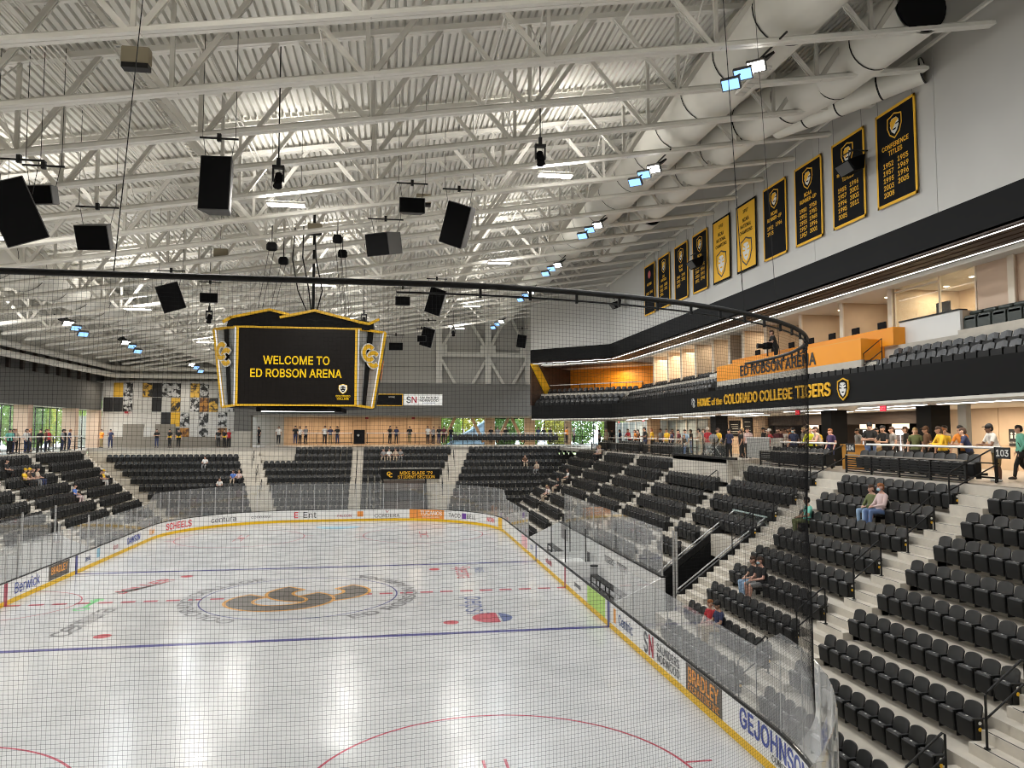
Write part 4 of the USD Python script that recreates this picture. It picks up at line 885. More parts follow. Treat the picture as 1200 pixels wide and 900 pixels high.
# luminaires
def rect_light(parent, loc, w, h, down, inten, col=(1, .97, .92)):
    l = UsdLux.RectLight.Define(stage, pth(parent, 'light')); l.AddTranslateOp().Set(Gf.Vec3d(*loc))
    if not down: l.AddRotateXOp().Set(180.0)
    l.CreateWidthAttr(w); l.CreateHeightAttr(h); l.CreateIntensityAttr(inten); l.CreateColorAttr(Gf.Vec3f(*col))
LAMPS = [(x, y) for y in (-25.6, -11.0, 3.7, 18.5, 31.0) for x in (-16.6, -8.9, .5, 10.1) if x > -10 or y < 10]
rown = {-25.6: 'above the camera', -11.0: 'in the nearest row', 3.7: 'in the second row', 18.5: 'in the third row', 31.0: 'in the farthest row'}; coln = {-16.6: 'by the left wall', -8.9: 'left of the scoreboard', .5: 'in line with the scoreboard', 10.1: 'right of the scoreboard'}
for x, y in LAMPS:
    z = tz(x)-.32
    t = thing('high_bay_lamp', f'bright white high bay lamp {rown[y]}, {coln[x]}', 'ceiling lamp', (x, y, z), 0, 'high bay lamps')
    obj('housing', MB().tm(rounded_box(1.35, .52, .09, .03)), STEEL_W, t, smooth=35)
    for j in range(4): obj('lens', MB().box(-.62+j*.315, -.33+j*.315, -.20, .20, -.055, -.046), LENS, t)
    for s in (-.5, .5): obj('hanger', MB().tube([(s, 0, .04), (s, 0, 3.04)], .008, 5), BLACKT, t)
    rect_light(t, (0, 0, -.06), 1.25, .42, True, LAMP_DOWN); rect_light(t, (0, 0, .06), 1.25, .42, False, LAMP_UP)
def flood(x, y, label, sx):
    z = tz(x)-.1; t = thing('flood_light', label, 'flood light', (x, y, z), 0, 'flood lights along the ducts')
    for j, (dx, dz) in enumerate(((.35, -.05), (-.05, -.30), (-.42, -.62))):
        n = np.array([-sx*.45, -.55, -.70]); n /= np.linalg.norm(n); u = np.cross(n, (0, 0, 1.0)); u /= np.linalg.norm(u); w = np.cross(u, n); c = np.array([sx*dx, 0, dz])
        h = obj('lamp_head', MB().obox(c, u*.26, w*.17, n*.07), SPKG, t); obj('lamp_face', MB().obox(c+n*.075, u*.23, w*.14, n*.004), LENS if j < 1 else LEDB, h)
        for k in range(3): obj('cooling_fin', MB().obox(c-n*(.10), u*(.20-.06*k), w*.015, n*.04), BLACKT, h)
    obj('mount_pipe', MB().tube([(sx*.5, -1.4, .2), (sx*.5, 1.4, .2)], .03, 6), BLACKT, t); obj('visor', MB().obox((sx*.62, 0, .18), (.16, 0, .1), (0, .22, 0), (-.02, 0, .03)), BLACKT, t); obj('yoke', MB().tube([(sx*.6, 0, .2), (sx*.3, 0, .0), (-sx*.45, 0, -.55)], .03, 6), BLACKT, t)
    l = UsdLux.RectLight.Define(stage, pth(t, 'light')); Ln = np.array([sx*.25, -.05, -.95]); Ln /= np.linalg.norm(Ln); u = np.cross(Ln, (0, 1.0, 0)); u /= np.linalg.norm(u); w = np.cross(-Ln, u)
    l.AddTransformOp().Set(Gf.Matrix4d(*[float(q) for q in (*u, 0, *w, 0, *(-Ln), 0, 0, 0, -.75, 1)])); l.CreateWidthAttr(.5); l.CreateHeightAttr(.9); l.CreateIntensityAttr(FLOOD); l.CreateColorAttr(Gf.Vec3f(.9, .95, 1))
for i, y in enumerate((-18.5, -10.1, -1.9, 7.2, 16.4, 31.5)): flood(13.9, y, f'stepped flood light on the right-hand duct line, {ORD[i+1]} from the camera', 1)
for i, y in enumerate((6.3, 15.3, 32.0)): flood(-12.9, y, f'stepped flood light on the left duct line, {["nearest", "middle", "farthest"][i]} one', -1)
# long white fixtures beside the right duct
for i, y in enumerate((-17.4, -9.2, -1.0, 8.0)): 
    t = thing('linear_lamp', f'white slatted linear fixture by the right-hand duct, {ORD[i+1]} from the camera', 'ceiling fixture', (14.7, y, tz(14.7)-.2), 0, 'linear fixtures')
    obj('housing', MB().box(-.14, .14, -.9, .9, 0, .08), STEEL_W, t); 
    for k in range(6): obj('louvre', MB().box(-.12, .12, -.85+k*.3, -.62+k*.3, -.03, 0), STEEL_D, t)

# loudspeakers hung from the trusses
def speaker(label, x, y, z, w, h, d, yaw, roll, pitch, hang=None, case=SPKB):
    t = thing('loudspeaker', label, 'loudspeaker', (x, y, z), 0, 'hung loudspeakers')
    T = trimesh.transformations.euler_matrix(math.radians(pitch), math.radians(roll), math.radians(yaw), 'sxyz')
    tp = m3.Manifold.batch_hull([sph((a*w/2*.97, b, c*h/2*.97), .02, 6) for a in (-1, 1) for c in (-1, 1) for b in (-d/2, )] + [sph((a*w/2*.68, d/2, c*h/2*.93), .02, 6) for a in (-1, 1) for c in (-1, 1)])
    obj('cabinet', MB().tm(tri(tp), T), SPKG, t, smooth=30)
    obj('grille', MB().tm(rounded_box(w*.97, .05, h*.97, .02), T @ frame((0, -d/2-.01, 0), (1, 0, 0), (0, 1, 0))), case, t, smooth=30)
    zt = zbot(x)+2.7-z
    if hang is None: hang = zt
    br = min(hang-.1, h/2+.55); hw = w*.62
    obj('hanging_bar', MB().tube([(-hw, 0, br), (hw, 0, br)], .028, 6), BLACKT, t)
    for s in (-1, 1):
        obj('hanging_cable', MB().tube([(s*hw*.8, 0, br), (s*w*.36, 0, h*.30)], .009, 5), BLACKT, t); obj('hanging_cable', MB().tube([(s*hw*.85, 0, br), (s*hw*.85, 0, hang)], .009, 5), BLACKT, t)
    obj('bar_clamp', MB().box(-.05, .05, -.05, .05, br-.08, br+.12), BLACKT, t)
S = [('large tilted black loudspeaker at the left edge above the nearer trusses', -5.03, -17.7, 13.3, .95, 1.55, .6, 12, -22, 16),
     ('small black loudspeaker hung right of the large tilted one, far left', -4.8, -16.9, 13.98, .82, .46, .4, -14, 0, 14),
     ('black box loudspeaker with grey underside, third from the left', -4.77, -13.34, 13.81, 1.0, .74, .5, -8, 0, 22),
     ('tall upright black loudspeaker hung left of the scoreboard line', -.31, -17.6, 14.22, .78, 1.45, .5, -6, 1, -3),
     ('flat black loudspeaker hung above the boxy one near the centre', 4.82, -12.2, 15.55, .86, .5, .4, 0, 0, 6),
     ('boxy black loudspeaker turned sideways near the centre, grey underside', 3.9, -8.5, 15.13, 1.1, .85, 1.0, -38, 2, 14),
     ('tall black loudspeaker tilted right, right of the boxy one', 6.51, -11.3, 15.22, .95, 1.5, .6, -30, 22, 12),
     ('tilted black loudspeaker above the left end of the scoreboard', -5.06, -4.4, 13.52, .9, 1.15, .5, 14, -20, 12),
     ('small flat loudspeaker just right of the tilted one above the scoreboard', -4.26, -1.0, 14.1, .8, .42, .4, 0, 0, 4),
     ('black loudspeaker tilted right, beside the net rail right of the scoreboard', 6.68, 5.0, 15.27, .95, 1.5, .5, -22, 20, 8),
     ('small flat loudspeaker left of that tilted beside the net rail', 4.78, 6.9, 15.55, .86, .5, .4, 0, 0, 4),
     ('tilted black loudspeaker against the grey far wall, left of the bracing', 6.82, 18.0, 14.84, .95, 1.4, .5, -20, 18, 10),
     ('small flat loudspeaker beside the scoreboard right end', 4.44, 14.0, 13.65, .93, .5, .4, 0, 0, 4),
     ('tiny loudspeaker just above the flat one beside the scoreboard', 6.25, 16.0, 14.46, .6, .42, .35, 0, 0, 4),
     ('black loudspeaker hung before the braced far wall bay', 15.26, 26.0, 15.64, .8, 1.1, .5, -24, 10, 8, 2.87)]
for s in S: speaker(*s)
for i, (y, z) in enumerate(((-13.1, 17.6), (1.2, 17.2), (16.2, 17.4), (22.0, 16.8))):
    t = thing('wall_speaker', f'black wedge loudspeaker bracketed off the right wall, {ORD[i+1]} from the camera', 'loudspeaker', (20.6, y, z), 0, 'wall loudspeakers')
    w = m3.Manifold.batch_hull([sph(p, .02, 6) for p in ((-.3, -.45, .0), (-.3, .45, .0), (.35, -.4, .25), (.35, .4, .25), (.3, -.4, -.25), (.3, .4, -.25), (-.05, -.42, -.35), (-.05, .42, -.35))])
    obj('cabinet', tri(w), SPKB, t, smooth=30); obj('lower_face', MB().obox((-.19, 0, -.19), (.12, 0, -.16), (0, .38, 0), (-.012, 0, -.008)), SPKG, t)
    obj('bracket', MB().tube([(0, 0, .2), (0, 0, .5), (.75, 0, .55)], .03, 6), BLACKT, t); obj('bracket_bar', MB().tube([(-.05, -.35, .42), (-.05, .35, .42)], .025, 6), BLACKT, t)
# stage spots and rigging by the scoreboard
for i, (x, y, z) in enumerate(((1.0, -16.3, 15.1), (8.5, -16.2, 16.2), (-5.0, 2.2, 13.8), (9.0, 22, 15.9), (2.6, 5.3, 14.3))):
    t = thing('stage_spot', f'small black moving spotlight under the trusses, {ORD[i+1]} of five', 'spotlight', (x, y, z), 0, 'black spotlights')
    obj('yoke', MB().box(-.16, -.12, -.05, .05, -.25, .15).box(.12, .16, -.05, .05, -.25, .15).box(-.16, .16, -.08, .08, .12, .2), BLACKT, t)
    obj('lamp_barrel', MB().tube([(0, .1, -.02), (0, 0, -.2), (0, -.1, -.42)], [.10, .12, .13], 10), SPKB, t, smooth=40); obj('clamp', MB().box(-.05, .05, -.05, .05, .2, .42), BLACKT, t); obj('drop_pipe', MB().tube([(0, 0, .4), (0, 0, zbot(x)+2.7-z)], .02, 6), BLACKT, t)
for i, (x, y, z) in enumerate(((-.5, -7.5, 15.1), (-.4, -5.0, 15.1), (2.0, -7.3, 15.55), (2.05, -5.0, 15.5))):
    t = thing('hoist_motor', f'black chain hoist above the scoreboard, {["front left", "rear left", "front right", "rear right"][i]}', 'hoist', (x, y, z), 0, 'scoreboard hoists')
    obj('hoist_body', MB().tm(rounded_box(.34, .3, .32, .06)), SPKB, t, smooth=35); obj('hoist_drum', MB().tm(trimesh.creation.cylinder(.12, .4, sections=14), frame((0, 0, -.02), (0, 1, 0), (0, 0, 1))), BLACKT, t, smooth=40)
    tx, ty = (-1.9 if i < 2 else 1.9), (-1.5 if i % 2 == 0 else 1.5)
    for s in (-.1, .1): obj('chain', MB().tube([(s, 0, -.1), (tx-x+s, ty-y, 13.6-z)], .012, 5), BLACKT, t)
    obj('hook', MB().tube([(0, 0, .15), (0, 0, zbot(x)-z)], .02, 5), BLACKT, t)
for i, (x, y) in enumerate(((-1.45, -20.5), (-3.4, -2.9), (.9, -5.2), (5.4, -7.6))):
    t = thing('junction_box', f'pale metal equipment box on a roof truss, {ORD[i+1]} of four', 'equipment box', (x, y, tz(x)+.35), 0, 'roof equipment boxes'); obj('box_body', MB().tm(rounded_box(.6, .25, .38, .04)), mat('tan_box', (.30, .26, .18), .6), t, smooth=35); obj('box_base', MB().box(-.28, .28, -.12, .12, -.3, -.19), BLACKT, t)

# ------------------------------------------------------------------ scoreboard
sb = thing('scoreboard', 'large hanging centre scoreboard reading WELCOME TO ED ROBSON ARENA', 'scoreboard', (0, 0, 0))
FY, ZL, ZH = -3.0, 9.04, 12.52
def oct_(w, c, y): return Polygon([(-w, -y+c), (-w+c, -y), (w-c, -y), (w, -y+c), (w, y-c), (w-c, y), (-w+c, y), (-w, y-c)])
obj('core', MB().prism(oct_(3.3, 1.2, 2.45), 8.98, 13.1), BLACKM, sb)
obj('screen', MB().box(-2.55, 2.55, -3.02, -2.9, ZL, ZH), SCREEN, sb)
for n, z, w in (('lettering', 11.05, 'WELCOME TO'), ('lettering', 10.47, 'ED ROBSON ARENA')): obj(n, MB().text(w, .36, frame((-.03, -3.025, z), (1, 0, 0), (0, 0, 1)), .006, True, squeeze=.86), SCRTXT, sb)
crest(frame((2.02, -3.025, 9.78), (1, 0, 0), (0, 0, 1)), .46, SCRTXT, SCRWHT, BLACKM, sb)
obj('lettering', MB().text('COLORADO', .085, frame((2.02, -3.025, 9.46), (1, 0, 0), (0, 0, 1)), .006, True).text('COLLEGE', .085, frame((2.02, -3.025, 9.34), (1, 0, 0), (0, 0, 1)), .006, True), SCRTXT, sb)
for a, b in (((-2.58, ZL), (2.58, ZL)), ((-2.58, ZH), (2.58, ZH)), ((-2.58, ZL), (-2.58, ZH)), ((2.58, ZL), (2.58, ZH))): obj('screen_frame', MB().bar((a[0], -3.0, a[1]), (b[0], -3.0, b[1]), .10, .08), YEL, sb)
for s in (-1, 1):
    tl, tr = np.array([s*3.85, -1.75, ZH+.02]), np.array([s*2.62, -2.98, ZH]); bl, br = np.array([s*3.3, -2.25, ZL-.08]), np.array([s*2.62, -2.98, ZL])
    ctr = (tl+tr+bl+br)/4; inw = np.array([-s*.06, .06, 0])
    q = np.array([tl, tr, br, bl]); v = np.vstack([q+inw*.5, q+inw]); obj('corner_panel', (v, np.array([(0, 1, 2, 3), (4, 7, 6, 5), (0, 4, 5, 1), (1, 5, 6, 2), (2, 6, 7, 3), (3, 7, 4, 0)])), mat('silver_panel', (.40, .42, .42), .25, metal=.5), sb)
    for u0, u1 in ((.42, .62),): a0, a1, b0, b1 = tl+(tr-tl)*u0, tl+(tr-tl)*u1, bl+(br-bl)*u0, bl+(br-bl)*u1; qq = np.array([a0, a1, b1, b0])-inw*.1; obj('dark_stripe', (np.vstack([qq, qq+inw*.3]), np.array([(0, 1, 2, 3), (4, 7, 6, 5), (0, 4, 5, 1), (1, 5, 6, 2), (2, 6, 7, 3), (3, 7, 4, 0)])), BLACKM, sb)
    for a, b, w in ((tl, tr, .10), (tl, bl, .13), (bl, br, .10)): obj('corner_frame', MB().bar(a, b, w, w), YEL, sb)
    obj('light_strip', MB().bar(tl*.93+tr*.07-inw*.4, bl*.93+br*.07-inw*.4, .05, .03), emitter('strip_led', (1, 1, 1), .45), sb)
    obj('light_strip', MB().bar(tl*.03+tr*.97-inw*.6, bl*.03+br*.97-inw*.6, .04, .03), emitter('strip_led', (1, 1, 1), .45), sb)
    x = (tr-tl)*s*-1 if s < 0 else (tl-tr); x = x/np.linalg.norm(x); x = x*np.sign(x[0]); T = frame(ctr+(tl+tr-bl-br)/2*.16-inw*1.2, x, (bl-tl)*-1)
    c1, c2 = cc_polys(.80)
    for p, dz in ((c2, 0), (c1, .03)): T2 = T.copy(); T2[:3, 3] += T[:3, 2]*dz; obj('emblem_edge', MB().flat(p.buffer(.05), T2, .03), WHITEP, sb); obj('emblem', MB().flat(p, T2, .05), YEL, sb)
obj('side_screen', MB().add(np.array([(3.9, -1.6, ZH-.1), (3.9, 1.6, ZH-.1), (3.4, 1.9, ZL), (3.4, -1.9, ZL)] + [(3.7, -1.6, ZH-.1), (3.7, 1.6, ZH-.1), (3.2, 1.9, ZL), (3.2, -1.9, ZL)]), [(0, 1, 2, 3), (4, 7, 6, 5), (0, 4, 5, 1), (1, 5, 6, 2), (2, 6, 7, 3), (3, 7, 4, 0)]), SCREEN, sb)
obj('side_screen', MB().add(np.array([(-3.9, -1.6, ZH-.1), (-3.9, 1.6, ZH-.1), (-3.4, 1.9, ZL), (-3.4, -1.9, ZL)] + [(-3.7, -1.6, ZH-.1), (-3.7, 1.6, ZH-.1), (-3.2, 1.9, ZL), (-3.2, -1.9, ZL)]), [(0, 1, 2, 3), (4, 7, 6, 5), (0, 4, 5, 1), (1, 5, 6, 2), (2, 6, 7, 3), (3, 7, 4, 0)]), SCREEN, sb)
obj('side_text', MB().obox((3.70, -1.1, 10.55), (.004, 0, 0), (0, .3, 0), (.04, 0, .22)).obox((3.76, -1.05, 11.05), (.004, 0, 0), (0, .3, 0), (.04, 0, .2)), SCRORG, sb)
cr = [(-3.2, 12.75), (-2.9, 12.95), (-1.25, 13.33), (-.45, 13.12), (-.75, 12.9), (.72, 13.33), (2.75, 12.82), (3.1, 12.80), (3.45, 13.05)]
obj('crown_field', MB().add(np.array([(x, y, z) for y in (-2.86, -2.75) for x, z in ((-3.1, 12.55), (3.2, 12.5), (2.75, 12.82), (.72, 13.33), (-.45, 13.08), (-1.25, 13.33), (-3.0, 12.9))]), [t for k in range(1, 6) for t in ((0, k, k+1), (7, 7+k+1, 7+k))]), BLACKM, sb)
obj('crown_trim', MB().bar((-3.25, -2.9, 12.72), (-2.9, -2.9, 12.95), .14, .12).bar((-2.95, -2.9, 12.93), (-1.25, -2.9, 13.33), .14, .11).bar((-1.25, -2.9, 13.33), (-.4, -2.9, 13.12), .14, .11), YEL, sb)
obj('crown_trim', MB().bar((-.8, -2.95, 12.98), (.72, -2.95, 13.33), .14, .11).bar((.72, -2.95, 13.33), (2.75, -2.95, 12.84), .14, .11).bar((2.7, -2.95, 12.84), (3.15, -2.7, 12.80), .14, .11).bar((3.1, -2.7, 12.80), (3.55, -2.3, 13.08), .14, .11), YEL, sb)
obj('underside', MB().prism(oct_(1.9, .6, 2.6), 8.78, 8.98), BLACKM, sb); obj('under_light', MB().box(-1.6, 1.6, -2.5, -2.44, 8.75, 8.78), LED, sb)
obj('mast', MB().tube([(.35, 0, 13.1), (.35, 0, zbot(.35)+TD)], .07, 8), BLACKT, sb)
for i, (dx, dy) in enumerate(((-.3, -2.5), (.1, -2.9), (.55, -2.7))): obj('feed_cable', MB().tube([(.35+dx*.2, dy*.2, 13.2), (.3+dx*1.3, dy, 14.3), (.2+dx*1.2, dy-1.5, 15.4), (.3+dx, dy-2, zbot(.3)+.6)], .03, 6), BLACKT, sb)
# ------------------------------------------------------------------ banners on the right wall
BAN = [(-14.70, 'd', ['CONFERENCE', 'TITLES'], [['1952', '1957', '1995', '2003', '2008'], ['1955', '1969', '1996', '2005']]), (-11.95, 'd', ['REGULAR SEASON', 'TITLES'], [['1955', '1957', '1994', '1995', '2005'], ['1996', '2001', '2003', '2011']]),
       (-9.15, 'd', ['NCAA', 'RUNNER-UP'], [['1950', '1952', '1955', '1957', '1957'], ['1950', '1955', '1968', '1996', '2001']]), (-6.35, 'd', ['NCAA', 'RUNNER-UP'], [['1952', '1955'], ['1996']]), (-3.55, 'g', ['1957', 'NCAA', 'NATIONAL', 'CHAMPIONS'], None), (-.73, 'g', ['1950', 'NCAA', 'NATIONAL', 'CHAMPIONS'], None),
       (2.08, 'd', ['NCAA'], [['1948', '1949', '1950', '1951'], ['1995', '1996', '1997', '1998']]), (4.9, 'd', ['NCAA', 'TEAM'], [['1949', '1952', '1957'], ['1999', '2001']]), (7.8, 'd', ['ALL', 'AMERICA'], [['1951', '1953', '1956'], ['2003', '2011']]), (10.5, 'p', ['RETIRED'], [['1957'], ['1960']])]
for i, (y, kind, words_, yrs) in enumerate(BAN):
    nm = {'d': 'black banner with gold edge', 'g': 'gold banner with black edge', 'p': 'black banner with red emblem'}[kind]
    t = thing('wall_banner', f'{nm} on the grey right wall, {ORD[i+1]} from the camera', 'banner', (21.30, y, 17.44), 0, 'hanging banners')
    bgm, fg = (GOLD, BLACKC) if kind == 'g' else (BLACKC, GOLD)
    obj('banner_cloth', MB().box(-.008, .008, -.96, .96, -1.60, 1.60), bgm, t)
    for a in ((-1.04, 1.04, -1.70, -1.60), (-1.04, 1.04, 1.60, 1.70), (-1.04, -.95, -1.70, 1.70), (.95, 1.04, -1.70, 1.70)): obj('banner_edge', MB().box(-.010, .010, *a), fg, t)
    def F(z): return frame((-.012, 0, z), (0, -1, 0), (0, 0, 1))
    m = MB()
    if kind == 'g':
        for z, w, h in zip((1.28, .86, .55, .25), words_, (.17, .19, .17, .17)): m.text(w, h, F(z), .004, True, squeeze=.92)
        obj('lettering', m, fg, t); crest(F(-.75), 1.45, INK, GOLD, WHITEP, t, .008)
        obj('crest_shadow', MB().flat(Polygon([(-.5, .3), (-.3, .55), (.3, .55), (.5, .3), (.3, -.2), (.44, -.3), (.0, -.62), (-.44, -.3)]), frame((-.010, 0, -.75), (0, -1, 0), (0, 0, 1)), .003), INK, t)
    else:
        if kind == 'd': crest(F(1.0), .92, GOLD, BLACKC, WHITEP, t, .006); obj('crest_gold', MB().flat(Polygon([(-.22, .18), (-.1, .26), (.12, .26), (.2, .16), (.08, .1), (-.02, -.02), (-.14, -.14), (-.2, 0)]), frame((-.0165, 0, 1.0), (0, -1, 0), (0, 0, 1)), .004), GOLD, t)
        else: obj('emblem', MB().flat(Point(0, 0).buffer(.26, 12), F(1.0), .005), mat('salmon_print', (.6, .12, .12), .6), t)
        for j, w in enumerate(words_): m.text(w, .16 if len(w) < 11 else .12, F(.36-.24*j), .004, True, squeeze=.95)
        for c, col in enumerate(yrs or []):
            for j, w in enumerate(col): m.text(w, .17, frame((-.012, .38-.76*c, -.26-.26*j+.04*c), (0, -1, 0), (0, 0, 1)), .004, True, squeeze=.95)
        obj('lettering', m, fg, t)
    for s in (-.9, .9): obj('hanging_cord', MB().tube([(0, s, 1.7), (0, s, 2.7)], .006, 5), BLACKT, t)

# ------------------------------------------------------------------ right-hand upper level
up_ = struct('upper_level', 'black fronted upper level of seats and suites along the right side')
for seg in ((0,), (1,)): obj('fascia', strip(0, .16, 8.95, 10.08, seg), BLACKM, up_)
obj('fascia_underside', strip(0, 12.5, 8.85, 8.95), CEILW, up_)
for o0, o1, z in ((.16, .95, 9.72), (.95, 1.5, 10.1)): obj('seat_tread', strip(o0, o1, 9.3, z), CONC, up_)
obj('parapet', strip(1.5, 1.68, 9.6, 11.12), CONC, up_); obj('upper_tread', strip(1.68, 3.0, 10.4, 10.75), SLAB, up_); obj('suite_floor', strip(3.0, 9.0, 10.4, 11.2), SLAB, up_)
obj('black_band', strip(-.12, .1, 13.72, 14.85), BLACKM, up_)
obj('wood_soffit', strip(-.12, 1.85, 13.70, 13.80), WOOD_D, up_); obj('corner_soffit', strip(1.85, 4.2, 13.50, 13.56, (1,)), WOOD_D, up_)
for i, o in enumerate((.0, .4, .8, 1.2)): obj('soffit_slat', strip(o+.02, o+.33, 13.66, 13.70), WOOD_D, up_)
obj('suite_ceiling', strip(1.85, 9.0, 13.55, 13.75), CEILW, up_); obj('suite_back_wall', strip(5.4, 5.6, 11.2, 13.6, (0,)), TAN, up_)
obj('corner_back_wall', strip(6.4, 6.6, 10.6, 13.75, (1,)), ORANGE, up_)
obj('corner_end_wall', MB().prism([(16.0, 25.7), (20.6, 30.3), (20.5, 30.4), (15.9, 25.8)], 10.1, 13.7), WOOD_D, up_)
obj('yellow_slant', MB().add(np.array([(15.85, 25.55, 13.66), (16.6, 26.3, 13.66), (18.1, 27.8, 11.4), (17.5, 27.2, 11.1)] + [(15.95, 25.45, 13.66), (16.7, 26.2, 13.66), (18.2, 27.7, 11.4), (17.6, 27.1, 11.1)]), [(0, 1, 2, 3), (4, 7, 6, 5), (0, 4, 5, 1), (1, 5, 6, 2), (2, 6, 7, 3), (3, 7, 4, 0)]), YEL, up_)
for k, o in enumerate((0.02, 1.5)):
    for seg in ((0,), (1,)): obj('led_line', strip(o, o+.07, 13.652, 13.664, seg), LED, up_)
# suites: fins between the boxes
for i, y in enumerate((-16.6, -10.6, -7.3, -3.9, -.4, 2.2, 4.0, 6.3, 9.0, 11.5, 14.0, 17.0)):
    obj('suite_partition', MB().box(23.9, 26.95, y-.09, y+.09, 11.2, 13.56), BEIGE if i else mat('peach_wall', (.62, .46, .34), .7), up_)
    obj('partition_edge', MB().box(23.84, 23.9, y-.13, y+.13, 11.2, 13.56), mat('ivory_trim', (.72, .64, .52), .6), up_)
for i, (a, b) in enumerate(((-10.5, -9.0), (-7.2, -5.7), (-3.8, -2.4), (-.3, 1.0))): obj('suite_cabinet', MB().box(25.9, 26.9, a, b, 11.2, 13.4), TAN, up_)
g = struct('window_suite', 'sliding glass front of the nearest suite')
for a, b in ((-14.9, -13.2), (-13.2, -10.75)): obj('pane', MB().box(24.0, 24.02, a+.02, b-.02, 11.9, 13.55), SUITE, g)
for y in (-14.95, -13.2, -10.72): obj('frame', MB().box(23.98, 24.05, y-.03, y+.03, 11.9, 13.55), mat('ivory_trim', (0, 0, 0)), g)
obj('head_rail', MB().box(23.96, 24.06, -13.2, -10.7, 13.35, 13.42), mat('ivory_trim', (0, 0, 0)), g)
obj('wall_right_of_suite', MB().box(24.0, 24.2, -24, -15.0, 11.0, 13.55), mat('peach_wall', (0, 0, 0)), up_)
dl = [(25.2, -13.4), (25.0, -16.0), (24.9, -9.0), (24.9, -5.6), (24.9, -2.2), (24.9, 1.2), (24.9, 5.0), (24.9, 8.0), (25, 12), (25, 15.5), (25.6, -11.6)]
for i, (x, y) in enumerate(dl):
    t = thing('downlight', f'round recessed downlight in the suite ceiling, {ORD[i+1]} in the suites', 'downlight', (x, y, 13.545), 0, 'suite downlights')
    obj('trim_ring', MB().tm(trimesh.creation.cylinder(.12, .02, sections=16)), WHITEP, t); obj('lamp_disc', MB().tm(trimesh.creation.cylinder(.095, .012, sections=16), frame((0, 0, -.012), (1, 0, 0), (0, 1, 0))), GLOWW, t)
    rect_light(t, (0, 0, -.04), .5, .5, True, 40 if y < -11 else 20, (1, .84, .62))
for i, y in enumerate(np.arange(8, 20, 2.0)):
    obj('linear_fixture', MB().box(25.0+.1*i, 27.5, y, y+.18, 13.40, 13.45), LED, None, label=f'white linear lamp in the upper lounge ceiling, {ORD[i+1]} from the camera', cat='linear lamp')
rect_light(None, (23.6, 25.2, 13.3), 1.5, 1.5, True, 9, (1, .85, .65)); rect_light(None, (25.2, 13, 13.3), 2, 8, True, 4, (1, .85, .65))
# orange fronted club boxes with the arena name
cb_ = thing('club_box', 'orange fronted club box lettered ED ROBSON ARENA in black', 'club box')
obj('front_panel', MB().box(22.0, 22.12, -11.4, 1.65, 10.62, 11.42), ORANGE, cb_); obj('side_panel', MB().box(22.12, 23.0, -11.4, -11.3, 10.62, 11.42), ORANGE, cb_); obj('ledge', MB().box(22.0, 22.3, -11.4, 1.65, 11.42, 11.45), mat('orange_ledge', (.85, .38, .06), .5), cb_)
obj('rear_panel', MB().box(22.8, 22.92, -12.2, 1.4, 11.12, 11.80), ORANGE, cb_); obj('rear_side', MB().box(22.92, 23.8, -12.2, -12.1, 11.12, 11.80), ORANGE, cb_); obj('base_wall', MB().box(22.0, 22.14, -11.4, 1.65, 9.9, 10.62), CONC, cb_)
obj('lettering', MB().text('ED ROBSON ARENA', .50, frame((21.985, -4.75, 10.98), (0, -1, 0), (0, 0, 1)), .012, True, squeeze=1.10), INK, cb_)
for i in range(7):
    t = thing('counter_monitor', f'black monitor or chair back on the club box counter, {ORD[i+1]} from the camera', 'monitor', (23.2, -11+i*1.7, 11.80), 0, 'club box monitors'); obj('screen_panel', MB().box(-.02, .02, -.25, .25, .05, .35), BLACKC, t); obj('stand', MB().box(-.06, .06, -.08, .08, 0, .06), BLACKT, t)
for nm, y0, y1, z0, z1 in (('white suite balcony front right of the orange boxes', -15.0, -11.9, 11.12, 12.0), ('white suite balcony front left of the orange boxes', 2.0, 5.6, 10.75, 11.35)):
    t = thing('balcony_front', nm, 'balcony front'); obj('front_panel', MB().box(23.3, 23.4, y0, y1, z0, z1), WHITEP, t); obj('top_cap', MB().box(23.26, 23.6, y0, y1, z1, z1+.05), BLACKT, t); obj('side_panel', MB().box(23.4, 24.0, y0, y0+.08, z0, z1), BEIGE, t)
t = thing('suite_table', 'dark high table in the nearest glass suite', 'table', (24.9, -12.4, 11.2)); obj('table_top', MB().box(-.35, .35, -1.1, 1.1, 1.0, 1.06), BLACKC, t)
for y in (-.8, .8): obj('leg', MB().tube([(0, y, 0), (0, y, 1.0)], .03), BLACKT, t)
t = thing('suite_screen', 'black screen on the wall of the nearest glass suite', 'screen', (25.6, -11.4, 12.6)); obj('screen_panel', MB().box(-.04, .04, -.35, .35, -.35, .35), BLACKC, t); obj('screen_arm', MB().box(.04, .3, -.06, .06, -.08, .08), BLACKT, t)
for i in range(5):
    t = thing('recliner', f'dark recliner seat on the upper level at the right edge, {ORD[i+1]} from the left', 'recliner', (23.9, -15.3-.62*i, 11.3), 90, 'dark recliners')
    obj('cushion', MB().tm(rounded_box(.54, .5, .2, .05), frame((0, .25, .38), (1, 0, 0), (0, 1, 0))), mat('dark_green_leather', (.035, .045, .04), .4), t, smooth=35); obj('backrest', MB().tm(rounded_box(.54, .16, .62, .06), frame((0, -.02, .62), (1, 0, 0), (0, .2, 1))), mat('dark_green_leather', (0, 0, 0)), t, smooth=35)
    obj('front_skirt', MB().box(-.27, .27, .42, .5, 0, .4), mat('dark_green_leather', (0, 0, 0)), t)
t = thing('drink_rail', 'pale drink rail behind the dark recliners on the upper level', 'drink rail', (24.15, -17, 12.3)); obj('rail_top', MB().box(-.1, .16, -2.5, 1.6, 0, .06), WHITEP, t)
for y in (-2.2, -1, .2, 1.4): obj('post', MB().box(-.02, .02, y-.03, y+.03, -1.0, 0), BLACKT, t)
